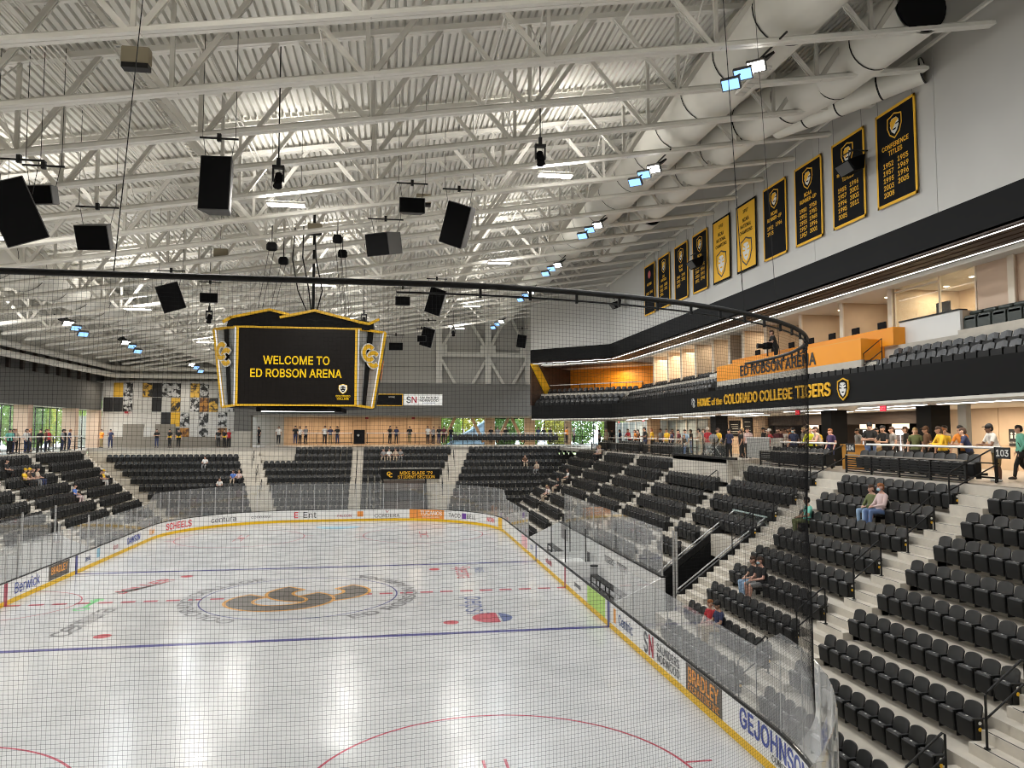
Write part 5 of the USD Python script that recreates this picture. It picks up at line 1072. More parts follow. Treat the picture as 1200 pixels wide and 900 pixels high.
obj('recliner_tread', MB().box(23.2, 24.0, -24, -15.0, 10.75, 11.3), CONC, up_)
t = thing('handrail', 'small black stepped handrail at the right end of the orange club box', 'handrail', (22.1, -12.0, 9.95)); obj('top_rail', MB().tube([(0, .6, 0), (0, .6, .9), (0, -.5, 1.35), (0, -.5, .3)], .022, 6), BLACKT, t, smooth=40); obj('middle_rail', MB().tube([(0, .6, .45), (0, -.5, .9)], .018, 6), BLACKT, t)
obj('club_stair', MB().box(22.14, 23, -12.1, -11.4, 9.6, 10.5), CONC, cb_)
UP = []
for o, z in ((.72, 9.72), (1.32, 10.1)):
    for y in np.arange(-24, 20, .5):
        if -12.2 < y < 1.8 and o > .8: continue
        if 1.8 < y < 2.6: continue
        UP.append((21.5+o, y, z, 90))
A, B = off(.72), off(1.32)
for P_, z in ((A, 9.72), (B, 10.1), (off(2.6), 10.75)):
    a, b = np.array(P_[1]), np.array(P_[2]); n = int(np.linalg.norm(b-a)/.5)
    for j in range(n): q = a+(b-a)*(j+.5)/n; UP.append((q[0], q[1], z, 135))
for y in np.arange(5.8, 20, .5): UP.append((24.0, y, 10.75, 90))
PLACED += UP
pi.GetPositionsAttr().Set(Vt.Vec3fArray([Gf.Vec3f(*map(float, p[:3])) for p in PLACED])); pi.GetProtoIndicesAttr().Set(Vt.IntArray([0]*len(PLACED)))
pi.GetOrientationsAttr().Set(Vt.QuathArray([Gf.Quath(math.cos(math.radians(p[3]/2)), 0, 0, math.sin(math.radians(p[3]/2))) for p in PLACED]))
t = thing('upper_rail', 'pale topped rail before the orange wall of the upper corner', 'rail')
a, b = np.array(off(3.0)[1]), np.array(off(3.0)[2]); obj('rail_top', MB().bar((*a, 11.95), (*b, 11.95), .2, .06), WHITEP, t)
for j in range(7): q = a+(b-a)*j/6; obj('post', MB().box(q[0]-.03, q[0]+.03, q[1]-.03, q[1]+.03, 10.75, 11.95), BLACKT, t)
# fascia lettering
fs_ = thing('fascia_sign', 'gold lettering HOME of the COLORADO COLLEGE TIGERS on the black fascia', 'sign')
xx = 3.15
for w, h, sq, gap in (('HOME', .42, 1.02, .20), ('of the', .36, .98, .24), ('COLORADO', .48, 1.0, .20), ('COLLEGE', .48, 1.0, .22), ('TIGERS', .52, 1.02, 0)):
    tm = meshkit.text_mesh(w, h, .05, w != 'of the'); L_ = tm.vertices[:, 0].max()*sq
    obj('lettering', MB().text(w, h, frame((21.495, xx, 9.30), (0, -1, 0), (0, 0, 1)), .05, w != 'of the', center=False, squeeze=sq), GOLD, fs_); xx -= L_+gap
print('fascia text ends at', xx)
crest(frame((21.49, -11.0, 9.50), (0, -1, 0), (0, 0, 1)), .88, GOLD, BLACKM, WHITEP, fs_, .05)
a, b = cc_polys(.34); T = frame((21.49, 3.75, 9.52), (0, -1, 0), (0, 0, 1)); obj('emblem_edge', MB().flat(a.buffer(.035) | b.buffer(.035), T, .03), WHITEP, fs_); obj('emblem', MB().flat(a, T, .04).flat(b, T, .045), GREYT, fs_)

# ------------------------------------------------------------------ right-hand concourse
rc = struct('wall_concession', 'beige and dark walls at the back of the right concourse')
for i, (a, b, m) in enumerate(((-26, -13.1, BEIGE), (-13.1, -10.1, BEIGE), (-10.1, -7.0, BEIGE))): obj('wall_panel', MB().box(29, 29.2, a+.015, b-.015, 6.3, 8.85), m, rc)
for a, b in ((-26, -13.1), (-13.1, -10.1), (-10.1, -7.0)): obj('wall_seam', MB().box(28.985, 29.0, a+.3, b-.05, 7.28, 7.3), TAN, rc)
obj('recess_back', MB().box(31.5, 31.7, -7, 8.5, 6.3, 8.85), BROWN, rc); obj('recess_side', MB().box(29, 31.6, -7.1, -6.9, 6.3, 8.85), BROWN, rc); obj('recess_side', MB().box(29, 31.6, 8.4, 8.6, 6.3, 8.85), BROWN, rc)
obj('header', MB().box(28.6, 29.0, -7, 8.5, 8.25, 8.85), BROWN, rc)
for a, b, m in ((8.5, 10.4, WOOD_L), (10.4, 14.5, TAN), (14.5, 17.6, TAN)): obj('wall_panel', MB().box(28.4, 28.6, a+.015, b-.015, 6.3, 8.85), m, rc)
for i in range(12): a = 17.7+i*2.2; obj('curtain_panel', MB().box(28.5+.08*(i % 2), 28.6+.08*(i % 2), a, a+2.15, 6.3, 8.85), mat('grey_blue_glass', (.36, .42, .43), .35), rc); obj('mullion', MB().box(28.4, 28.5, a-.05, a+.05, 6.3, 8.85), STEEL_D, rc)
for i, (x, y) in enumerate(((24.5, -12.0), (24.5, -5.5), (24.5, 7), (24.5, 19), (24.5, 31))): obj('concourse_column', MB().box(x-.4, x+.4, y-.41, y+.41, 6.3, 8.85), BLACKM if i < 2 else (BROWN if i == 4 else WOOD_L if i == 3 else BLACKM), None, label=f'square {"black" if i < 3 else "brown"} column on the right concourse, {ORD[i+1]} from the camera', cat='column')
obj('concourse_column', MB().box(24.4, 24.6, -13.8, -13.4, 6.3, 8.85), GREYM, None, label='slim grey column right of the nearest black column', cat='column')
for i, (y, x) in enumerate(((.9, 30.9), (-1.9, 30.9), (6.5, 30.9))):
    t = thing('drinks_cooler', f'lit drinks cooler at the back of the concession, {["middle", "right", "left"][i]} one', 'cooler', (x, y, 6.3), 0, 'drinks coolers')
    obj('case', MB().box(-.35, .35, -.5, .5, 0, 2.0), BLACKM, t); obj('lit_front', MB().box(-.37, -.355, -.42, .42, .3, 1.65), COOLER, t); obj('header_sign', MB().box(-.42, -.3, -.6, .6, 1.72, 2.05), emitter('amber_sign', (1, .72, .45), 1.3), t)
    for k in range(4): obj('shelf', MB().box(-.39, -.365, -.42, .42, .55+.27*k, .575+.27*k), BLACKT, t)
    for k in range(2): obj('bottle_block', MB().box(-.385, -.37, -.36+.4*k, -.04+.4*k, .32, 1.4), mat('mixed_bottles', (.2, .1, .1), .4, col2=(.6, .6, .62), scale=14), t)
for i, (y, w) in enumerate(((12.9, 1.7), (10.9, 1.3))):
    t = thing('menu_board', f'black menu board on the pale concourse wall, {["left", "right"][i]} one', 'menu board', (28.35, y, 8.1 if i == 0 else 7.8)); hh = .55 if i == 0 else 1.0
    obj('board', MB().box(-.03, .03, -w/2, w/2, -hh, hh), BLACKC, t)
    for k in range(5): obj('menu_line', MB().box(-.035, -.03, -w*.36, w*.3-.1*(k % 3), hh-.3-.2*k*hh/.55*.8, hh-.26-.2*k*hh/.55*.8), GREYM, t)
t = thing('restroom_sign', 'black sign with white figures on the beige concourse wall', 'sign', (28.97, -10.9, 7.62)); obj('plate', MB().box(-.02, .02, -.24, .24, -.34, .34), INK, t)
for s in (-.1, .1): obj('figure', MB().flat(unary_union([Point(s, .16).buffer(.05), sbox(s-.06, -.04, s+.06, .1)]), frame((-.022, 0, 0), (0, -1, 0), (0, 0, 1)), .004), WHITEP, t)
obj('lettering', MB().text('RESTROOMS', .06, frame((-.022, 0, -.2), (0, -1, 0), (0, 0, 1)), .004), WHITEP, t)
t = thing('wood_counter', 'orange wood counter end between the two drink rails', 'counter', (23.2, -9.1, 6.3)); obj('counter_body', MB().box(-.35, .35, -.45, .45, 0, .98), mat('orange_wood', (.55, .26, .04), .5), t); obj('counter_top', MB().box(-.4, .4, -.5, .5, .98, 1.03), mat('orange_wood', (0, 0, 0)), t)
for i, (y, x, L_) in enumerate(((-16.5, 22.6, 3.6), (-12.2, 22.6, 3.8), (-9.6, 24.6, 5), (-6.4, 22.7, 4.2), (-3.4, 25.5, 4), (.2, 22.7, 4.6), (3.6, 25.0, 4), (6.2, 22.8, 4.6), (12, 22.8, 4.8), (18, 22.8, 4.8))):
    t = thing('linear_lamp', f'white linear lamp under the upper level, {ORD[i+1]} from the camera', 'linear lamp', (x, y, 8.80), 0, 'linear lamps under the upper level')
    obj('housing', MB().box(-.09, .09, -L_/2, L_/2, 0, .05), WHITEP, t); obj('diffuser', MB().box(-.08, .08, -L_/2+.03, L_/2-.03, -.02, 0), LED, t)
    rect_light(t, (0, 0, -.05), .2, L_, True, 10, (1, .9, .76))
for i, (x, y) in enumerate(((27.2, -15), (27.2, -11), (27.2, -4), (27.2, 3), (27, 12), (27, 22), (27, 34))): rect_light(None, (x, y, 8.78), 1.2, 3, True, 7, WARM)
for i, (x, y) in enumerate(((-5.5, 49.5), (-1.5, 49.5), (3, 49.5), (7, 49.5), (13, 48), (20, 48))): rect_light(None, (x, y, 9.45), 1.2, 1.2, True, 16, WARM)
for i, (x, y) in enumerate(((-23, 24), (-23, 32), (-23, 39), (-22, 39.5), (-16, 39.5))): rect_light(None, (x, y, 9.9 if i < 3 else 12.6), 1.5, 1.5, True, 9, (1, .9, .76))
def exit_sign(x, y, z, rz, label):
    t = thing('exit_sign', label, 'exit sign', (x, y, z), rz, 'exit signs'); obj('case', MB().box(-.02, .03, -.17, .17, -.1, .1), mat('exit_case', (.3, .02, .03), .5), t); obj('lettering', MB().box(-.03, -.02, -.16, .16, -.09, .09), EXITR, t)
    obj('word', MB().text('EXIT', .11, frame((-.031, 0, 0), (0, -1, 0), (0, 0, 1)), .004, True), WHITEP, t)
for x, y, z, rz, lb in ((22.3, -12.2, 8.72, 0, 'small red exit sign hung before the nearest black column'), (22.3, -6.2, 8.72, 0, 'small red exit sign hung before the second black column'), (23.0, 17.0, 8.75, 0, 'small red exit sign hung farther along the right concourse'), (26, 33, 8.8, 0, 'small red exit sign near the far right windows'),
                        (-21.7, 41.9, 9.75, -90, 'small red exit sign under the picture wall'), (6.5, 44, 9.3, -90, 'small red exit sign right of the far black kiosk'), (1.6, 44, 9.3, -90, 'small red exit sign left of the far black kiosk')): exit_sign(x, y, z, rz, lb)

# guard rails, drink rails and platforms at the top of the right stand
def slat_rail(y0, y1, label):
    t = thing('slatted_rail', label, 'rail', (21.38, (y0+y1)/2, 6.3)); h = (y1-y0)/2
    obj('rail_top', MB().box(-.05, .05, -h, h, .66, .70), mat('taupe_rail', (.28, .25, .21), .5), t)
    for k in range(7): obj('slat', MB().box(-.012, .012, -h, h, .05+.085*k, .10+.085*k), BLACKT, t)
    n = max(2, int((y1-y0)/1.5))
    for k in range(n+1): y = -h+2*h*k/n; obj('post', MB().box(-.03, .03, y-.03, y+.03, -.3, .66), BLACKT, t)
for i, (a, b) in enumerate(((-17.3, -11.2), (-9.6, -4.4), (5.9, 12.2), (13.5, 20.2), (21.5, 26))): slat_rail(a, b, f'black slatted guard rail at the top of the right stand, {ORD[i+1]} from the camera')
def drink_rail(x, y0, y1, z, label, along='y'):
    t = thing('drink_rail', label, 'drink rail', (x, (y0+y1)/2, z) if along == 'y' else ((y0+y1)/2, x, z), 0 if along == 'y' else 90); h = (y1-y0)/2
    obj('counter_top', MB().tm(rounded_box(.38, 2*h, .07, .03)), WHITEP, t, smooth=35)
    n = max(2, int(2*h/1.4))
    for k in range(n+1): y = -h+.1+(2*h-.2)*k/n; obj('post', MB().box(-.03, .03, y-.03, y+.03, -1.06, -.035), BLACKT, t)
    obj('lower_rail', MB().box(-.02, .02, -h, h, -.95, -.90), BLACKT, t); obj('kick_strip', MB().box(-.015, .015, -h, h, -.5, -.46), BLACKT, t)
for i, (a, b) in enumerate(((-17.2, -10.9), (-8.4, -4.2), (5.9, 12.3), (13.5, 20.2), (21.5, 26))): drink_rail(22.6, a, b, 7.36, f'pale drink rail counter along the right concourse, {ORD[i+1]} from the camera')
drink_rail(39.9, -5.0, .3, 7.72, 'pale drink rail at the top of the far stand, left one', 'x'); drink_rail(39.9, 1.7, 9.9, 7.72, 'pale drink rail at the top of the far stand, middle one', 'x'); drink_rail(40.2, 10.4, 22.5, 7.72, 'pale drink rail at the top of the far stand, right one', 'x')
t = thing('drink_rail', 'pale topped rail along the left concourse before the windows', 'drink rail', (-21.6, 22, 7.45)); obj('counter_top', MB().box(-.16, .16, -14, 9.0, 0, .06), WHITEP, t)
for y in np.arange(-14, 9.1, 1.35): obj('post', MB().box(-.03, .03, y-.03, y+.03, -1.15, 0), BLACKT, t)
for z in (-.45, -.85): obj('lower_rail', MB().box(-.015, .015, -14, 9, z, z+.04), BLACKT, t)
t = thing('black_kiosk', 'black kiosk board standing between the far drink rails', 'kiosk', (1.0, 40.1, 6.6)); obj('board', MB().box(-.55, .55, -.1, .1, 0, 1.45), BLACKC, t); obj('base', MB().box(-.5, .5, -.25, .25, 0, .08), BLACKT, t); obj('emblem', MB().tm(trimesh.creation.cylinder(.12, .02, sections=16), frame((-.1, -.11, .9), (1, 0, 0), (0, 0, 1))), GREYM, t)
for s, (lab, y) in enumerate((('103', -17.35), ('104', -9.75))):
    
    t = thing('section_plate', {'103': 'black section plate numbered 103 beside the person in white', '104': 'black section plate numbered 104 by the orange wood counter'}[lab], 'section sign', (22.28, y-.38, 7.22)); obj('plate', MB().box(-.02, .02, -.26, .26, -.17, .17), INK, t); obj('number', MB().text(lab, .19, frame((-.022, 0, 0), (0, -1, 0), (0, 0, 1)), .006, True), WHITEP, t)
pl = thing('viewing_platform', 'pale concrete accessible viewing platform with black edge in the right stand', 'platform')
obj('platform_wall', MB().box(20.4, 20.6, -2.85, 4.3, 4.6, 6.5), CONC, pl); obj('platform_floor', MB().box(20.4, 22.2, -2.85, 4.3, 6.3, 6.5), SLAB, pl); obj('platform_side', MB().box(20.4, 22.2, -2.95, -2.8, 4.9, 6.5), CONC, pl); obj('black_edge', MB().box(20.34, 20.46, -3.9, 4.35, 6.5, 6.62), BLACKT, pl)
for y0 in np.arange(-2.8, 4.2, 1.4): obj('glass_guard', MB().box(20.42, 20.432, y0+.02, y0+1.38, 6.62, 7.5), WINDOW, pl); obj('guard_post', MB().box(20.40, 20.45, y0-.02, y0+.02, 6.5, 7.52), BLACKT, pl)
t = thing('solid_guard', 'grey solid guard panels left of the second drink rail', 'guard panel', (21.9, -4.0, 6.5)); 
for k in range(3): obj('panel', MB().box(1.2-.5*k-.24, 1.2-.5*k+.24, 1.0-.75*k, 1.03-.75*k, 0, 1.05), GREYM, t)
obj('panel', MB().box(-.5, -.46, -1.2, 1.0, .1, 1.05), GREYM, t); obj('cap', MB().box(-.52, -.42, -1.2, 1.0, 1.05, 1.1), WHITEP, t)
t = thing('pushchair', 'folding pushchair parked on the viewing platform', 'pushchair', (21.1, .4, 6.5), 20)
for y in (-.25, .25):
    for x in (-.35, .35): obj('wheel', MB().tm(trimesh.creation.torus(.12, .03, 14, 6), frame((x, y, .15), (1, 0, 0), (0, 0, 1))), BLACKT, t, smooth=True)
    obj('side_tube', MB().tube([(-.35, y, .15), (.1, y, .6), (.45, y, 1.0)], .016, 6), POSTM, t); obj('leg_tube', MB().tube([(.35, y, .15), (-.1, y, .65)], .016, 6), POSTM, t)
obj('seat_cloth', MB().obox((.0, 0, .5), (.2, 0, .03), (0, .22, 0), (-.01, 0, .03)), CL['grey'], t); obj('backrest', MB().obox((.22, 0, .75), (.08, 0, .25), (0, .22, 0), (-.02, 0, .01)), CL['black'], t); obj('canopy', MB().tm(trimesh.creation.icosphere(2, .24), frame((.1, 0, 1.0), (1, 0, 0), (0, 1, 0))), CL['grey'], t, smooth=True)

# far signs on the dark band
t = thing('sponsor_sign', 'white sponsor sign with grey and red initials on the dark far band', 'sign', (7.37, 40.36, 11.13)); obj('board', MB().box(-1.97, 1.97, -.04, .04, -.55, .55), mat('bright_sign', (.85, .85, .84), .5, emit=(1, 1, 1), estr=.08), t); obj('frame', MB().box(-2.02, 2.02, -.02, .06, -.60, .60), GREYM, t)
T = frame((-1.45, -.045, 0), (1, 0, 0), (0, 0, 1)); obj('initial_s', MB().text('S', .62, T, .01, True), GREYT, t); T = frame((-.9, -.045, 0), (1, 0, 0), (0, 0, 1)); obj('initial_n', MB().text('N', .62, T, .01, True), RED, t)
for z, w, h in ((.22, 'SAUNDERS', .22), (-.08, 'NORWOOD', .22)): obj('lettering', MB().text(w, h, frame((.62, -.045, z), (1, 0, 0), (0, 0, 1)), .01, True, squeeze=1.2), INK, t)
obj('lettering', MB().text('& ASSOCIATES', .10, frame((.62, -.045, -.33), (1, 0, 0), (0, 0, 1)), .01, squeeze=1.3), BLUE, t)
t = thing('score_display', 'small black score display with yellow frame on the dark far band', 'display', (3.3, 40.36, 11.1)); obj('screen', MB().box(-1.95, 1.95, -.04, .04, -.55, .55), BLACKC, t)
for a in ((-2, 2, -.62, -.55), (-2, 2, .55, .62), (1.95, 2.02, -.62, .62), (-2.02, -1.95, -.62, .62)): obj('screen_frame', MB().box(a[0], a[1], -.06, .02, a[2], a[3]), YEL, t)
obj('lettering', MB().text('HOME', .16, frame((.9, -.045, .3), (1, 0, 0), (0, 0, 1)), .01).text('0', .2, frame((-1.2, -.045, -.1), (1, 0, 0), (0, 0, 1)), .01), WHITEP, t)
# picture wall: panels in rows, plain abstract prints
PRINT = {'w': mat('print_white', (.50, .49, .47), .6), 'g': mat('print_gold', (.62, .36, .03), .6), 'k': mat('print_black', (.014, .014, .016), .6), 'b': mat('print_brown', (.10, .04, .015), .6, col2=(.35, .16, .03), scale=2.4), 'm': mat('print_mono', (.5, .5, .5), .6, col2=(.015, .015, .015), scale=2.6), 'o': mat('print_mix', (.6, .36, .05), .6, col2=(.02, .02, .02), scale=2.2)}
ROWS = ['wgmwoKmmwomwmk', 'kkmwwKwowmbowm', '......Kgmwmwmwk'.replace('K', 'k'), '....w.kkbwmwbwb']
cw = 1.06
for r_, row in enumerate(ROWS):
    for c_, ch in enumerate(row):
        if ch == '.': continue
        x0 = -23.9+c_*cw*.85; x1 = x0+cw*.85
        if x1 > -11.2: continue
        z1 = 12.72-1.46*r_; z0 = z1-1.44
        if r_ == 3: z1 = 8.25; z0 = 6.95
        t = thing('picture_panel', f'{ {"w": "white", "g": "gold", "k": "black", "K": "black", "b": "brown", "m": "black and white", "o": "gold and black"}[ch]} picture panel on the far left wall, {ORD[r_+1]} row, {ORD[c_+1]} column', 'picture panel', ((x0+x1)/2, 42.07, (z0+z1)/2), 0, 'picture panels')
        obj('print', MB().box(-(x1-x0)/2+.02, (x1-x0)/2-.02, -.03, .03, -(z1-z0)/2+.02, (z1-z0)/2-.02), PRINT[ch.lower()], t)
        if ch == 'w' and c_ % 2: obj('print_lines', (lambda m: [m.box(-.3, .3-.1*(k % 3), -.036, -.03, .45-.2*k, .49-.2*k) for k in range(5)] and m)(MB()), GREYM, t)
for i, (x, z0, z1, m) in enumerate(((-21.2, 6.6, 8.7, GREYM), (-19.0, 6.6, 8.7, GREYM))): pass
obj('low_wall', MB().box(-22.9, -11.2, 41.7, 41.9, 6.3, 7.35), mat('taupe_counter', (.20, .18, .15), .7), pw)
for i, x in enumerate((-22.0, -19.0)): obj('dark_doorway', MB().box(x, x+1.9, 42.0, 42.08, 6.3, 8.6), mat('taupe_counter', (0, 0, 0)), pw)

# ------------------------------------------------------------------ people
def P(label, x, y, z, face, **k): return person('person ' + label, (x, y, z), face, **k)
CZ_ = 6.3
P('in white t-shirt, khaki shorts and cap leaning by sign 103', 22.95, -16.75, 6.3, 165, pose='lean', shirt='white', trousers='khaki', shorts=True, hair='black', skin='brown', hat='black', fine=True, H=1.76, shoes='white', bag=None)
P('in teal jacket with black shoulder bag walking at the right edge', 24.6, -15.9, 6.3, 150, pose='walk', shirt='teal', trousers='black', sleeves='long', hair='black', skin='fair', fine=True, H=1.74, bag='black')
P('in maroon top behind the one in the teal jacket', 25.6, -15.4, 6.3, 160, pose='stand', shirt='maroon', trousers='black', hair='brown', H=1.7)
P('in black t-shirt and cap left of the long drink rail', 23.0, -10.35, 6.3, 215, pose='cross', shirt='black', trousers='jeans', hair='brown', hat='black', fine=True, H=1.88)
P('seated in pink shirt, right one of the pair in second row', 20.02, -15.15, zf(1), 180, pose='sit', shirt='pink', trousers='jeans', sleeves='long', hair='ginger', skin='pink', fine=True, mask=True, H=1.78)
P('seated in olive top, left one of the pair in second row', 20.02, -14.65, zf(1), 190, pose='sit', shirt='olive', trousers='paleblue', sleeves='long', hair='brown', skin='fair', fine=True, H=1.68, longhair=True)
P('seated in black shirt and shorts wearing a blue face mask', 16.52, -13.65, zf(5), 185, pose='sit', shirt='black', trousers='grey', shorts=True, hair='brown', skin='pink', mask=True, fine=True, H=1.78)
P('in pale jeans sitting behind the one with the blue mask', 16.52, -13.15, zf(5), 185, pose='sit', shirt='black', trousers='paleblue', hair='brown', fine=True, H=1.7)
P('in navy top and black cap sitting low beside the glass', 14.76, -14.15, zf(7), 185, pose='sit', shirt='navy', trousers='khaki', hair='black', hat='black', fine=True, H=1.74, skin='tan')
P('with ginger hair bent forward beside the one in the black cap', 14.72, -13.65, zf(7), 200, pose='sit', shirt='red', trousers='beige', hair='ginger', fine=True, H=1.66)
P('in blue green shirt sitting at the aisle, left of the seated pair', 19.15, -12.15, zf(2), 170, pose='sit', shirt='teal', trousers='olive', hair='black', skin='tan', fine=True, H=1.72)
RC_ = [  # y, x, pose, shirt, trousers, hair, skin, extra
 (-15.35, 23.2, 'lean', 'navy', 'black', 'brown', 'fair', {}), (-15.0, 23.3, 'lean', 'orange', 'black', 'black', 'tan', {'longhair': 1}), (-14.2, 23.2, 'lean', 'yellow', 'black', 'brown', 'tan', {'longhair': 1, 'sleeves': 'long'}), (-13.75, 23.5, 'stand', 'yellow', 'black', 'ginger', 'fair', {}),
 (-13.0, 24.2, 'stand', 'beige', 'khaki', 'black', 'tan', {}), (-12.55, 23.8, 'stand', 'brown', 'black', 'brown', 'tan', {'hat': 'brown'}), (-12.05, 23.7, 'stand', 'olive', 'black', 'blond', 'fair', {'longhair': 1}), (-10.95, 23.3, 'lean', 'black', 'black', 'black', 'tan', {}),
 (-8.95, 25.0, 'stand', 'grey', 'black', 'brown', 'fair', {}), (-8.45, 24.6, 'stand', 'beige', 'khaki', 'black', 'tan', {}), (-7.3, 23.2, 'stand', 'purple', 'navy', 'ginger', 'pink', {}), (-6.65, 23.1, 'lean', 'beige', 'black', 'brown', 'pink', {'sleeves': 'none', 'longhair': 1}),
 (-5.75, 23.2, 'lean', 'lime', 'black', 'blond', 'fair', {'sleeves': 'long'}), (-5.3, 23.8, 'stand', 'yellow', 'black', 'black', 'tan', {'longhair': 1}), (-4.85, 23.6, 'stand', 'black', 'black', 'brown', 'fair', {}), (-4.2, 23.2, 'stand', 'navy', 'black', 'black', 'fair', {'mask': 1}),
 (-3.6, 24.3, 'stand', 'beige', 'khaki', 'blond', 'fair', {'hat': 'beige', 'H': 1.86}), (-3.05, 23.7, 'stand', 'orange', 'black', 'brown', 'tan', {'longhair': 1}), (-2.55, 23.3, 'stand', 'maroon', 'black', 'brown', 'fair', {}), (-2.0, 24.0, 'stand', 'white', 'black', 'brown', 'tan', {}), (-1.5, 23.6, 'lean', 'red', 'black', 'black', 'fair', {'hat': 'white'}), (-.9, 24.6, 'stand', 'black', 'navy', 'black', 'tan', {}), (-.3, 24.0, 'stand', 'brown', 'black', 'brown', 'fair', {}),
 (.1, 22.6, 'stand', 'black', 'black', 'black', 'tan', {}), (1.3, 23.6, 'stand', 'pink', 'black', 'brown', 'pink', {}), (2.0, 22.2, 'stand', 'yellow', 'black', 'brown', 'fair', {'skin': 'tan'}), (2.9, 21.6, 'lean', 'beige', 'beige', 'black', 'tan', {'H': 1.5}), (3.9, 22.4, 'stand', 'red', 'grey', 'brown', 'fair', {'hat': 'white'}), (5.0, 21.4, 'stand', 'black', 'jeans', 'blond', 'fair', {'H': 1.35, 'jersey': 'white'}), (5.6, 22.9, 'stand', 'grey', 'black', 'brown', 'fair', {}), (6.35, 22.0, 'stand', 'paleblue', 'grey', 'brown', 'fair', {}),
 (-1.0, 25.6, 'stand', 'white', 'black', 'blond', 'fair', {}), (-2.4, 25.4, 'stand', 'black', 'jeans', 'brown', 'tan', {'hat': 'black'}), (.6, 25.2, 'stand', 'orange', 'black', 'brown', 'fair', {}), (1.8, 24.8, 'stand', 'black', 'khaki', 'black', 'tan', {}), (2.6, 25.3, 'stand', 'white', 'jeans', 'brown', 'pink', {}), (3.2, 23.4, 'stand', 'navy', 'black', 'black', 'fair', {}), (4.6, 24.9, 'stand', 'beige', 'black', 'blond', 'fair', {}), (5.3, 25.6, 'stand', 'grey', 'black', 'brown', 'tan', {}), (6.6, 25.8, 'stand', 'maroon', 'navy', 'black', 'fair', {}), (-5.2, 25.9, 'stand', 'grey', 'black', 'black', 'tan', {}), (-7.9, 26.4, 'stand', 'black', 'black', 'brown', 'fair', {}), (-9.5, 26.6, 'stand', 'maroon', 'black', 'black', 'tan', {}),
 (10.7, 23.3, 'stand', 'maroon', 'black', 'black', 'fair', {}), (12.0, 23.3, 'stand', 'navy', 'black', 'brown', 'tan', {'H': 1.6}), (13.2, 23.4, 'stand', 'yellow', 'khaki', 'brown', 'fair', {}), (14.4, 22.2, 'cross', 'black', 'navy', 'black', 'tan', {'H': 1.85}), (16.0, 23.3, 'stand', 'yellow', 'black', 'ginger', 'fair', {}), (17.5, 23.3, 'stand', 'olive', 'black', 'brown', 'tan', {}), (19.1, 23.3, 'stand', 'brown', 'black', 'black', 'fair', {}), (20.2, 23.4, 'stand', 'orange', 'black', 'brown', 'fair', {}), (21.3, 23.3, 'lean', 'red', 'black', 'brown', 'tan', {}), (23.6, 23.2, 'stand', 'navy', 'navy', 'black', 'fair', {}), (22.4, 24.4, 'stand', 'white', 'black', 'brown', 'fair', {}), (18.2, 24.8, 'stand', 'grey', 'black', 'brown', 'tan', {}), (15.2, 24.6, 'stand', 'maroon', 'black', 'brown', 'fair', {}), (12.7, 25.0, 'stand', 'black', 'jeans', 'black', 'tan', {}), (26.2, 23.3, 'stand', 'black', 'black', 'black', 'tan', {}), (28, 23.4, 'stand', 'teal', 'black', 'brown', 'fair', {}), (30, 23.2, 'stand', 'grey', 'black', 'black', 'fair', {}), (24.3, 22.2, 'stand', 'beige', 'khaki', 'grey', 'pink', {'H': 1.8})]
for i, (y, x, po, s, tr, h, sk, ex) in enumerate(RC_):
    kw = dict(pose=po, shirt=s, trousers=tr, hair=h, skin=sk); kw.update({k: (bool(v) if v == 1 else v) for k, v in ex.items()})
    kw.setdefault('H', 1.66+.12*((i*37) % 10)/10)
    where = 'at the long drink rail' if y < -10.5 else 'at the second drink rail' if y < -1.2 else 'on the viewing platform' if y < 7 else 'at the farther drink rails'
    P(f'in {s} top, {h} hair, {where}, {ORD[i % 12 + 1]} from its {"right" if i < 31 else "near end"}', x, y, 6.5 if (-2.8 < y < 4.3 and x < 22.2) else 6.3, 180+((i*53) % 80-40), **kw)
FM = [(-8.95, 'black', 'black', 'stand'), (-7.04, 'black', 'black', 'stand'), (-5.4, 'black', 'navy', 'stand'), (-4.95, 'white', 'black', 'stand'), (-4.4, 'grey', 'black', 'stand'), (-2.5, 'white', 'black', 'stand'), (-1.95, 'navy', 'khaki', 'stand'), (-1.25, 'black', 'navy', 'phone'), (4.05, 'black', 'black', 'stand'), (4.7, 'navy', 'black', 'stand'), (6.06, 'black', 'khaki', 'walk'), (7.95, 'white', 'black', 'stand'), (8.5, 'grey', 'black', 'stand'), (9.1, 'black', 'navy', 'stand'), (9.6, 'maroon', 'black', 'stand'), (10.35, 'black', 'navy', 'stand')]
for i, (x, s, tr, po) in enumerate(FM):
    if i == 1: s = 'white'
    P(f'in {s} top standing at the far concourse rail, {ORD[i+1]} from the left', x, 41.3, 6.6, 270+((i*67) % 90-45), pose=po, shirt=s, trousers=tr, hair=('black', 'brown')[i % 2], skin=('fair', 'tan')[i % 2], H=1.74+.04*(i % 3))
FR_ = [(14.6, 'black'), (15.3, 'grey'), (16.2, 'black'), (19.7, 'navy'), (20.3, 'black'), (21.0, 'black'), (22.8, 'orange'), (23.6, 'grey')]
for i, (x, s) in enumerate(FR_): P(f'in {s} top before the far right windows, {ORD[i+1]} from the left', x, 41.6, 6.6, 250+10*i, pose='stand', shirt=s, trousers='black', hair='black', H=1.72)
PH = [(-23.3, 'orange', 'khaki', 'stand', None), (-22.5, 'navy', 'navy', 'phone', None), (-18.3, 'black', 'navy', 'cross', None), (-17.1, 'black', 'black', 'stand', 'yellow'), (-16.3, 'black', 'black', 'stand', 'yellow'), (-12.6, 'black', 'black', 'stand', 'grey'), (-12.0, 'black', 'black', 'stand', 'yellow'), (-11.6, 'red', 'black', 'stand', None)]
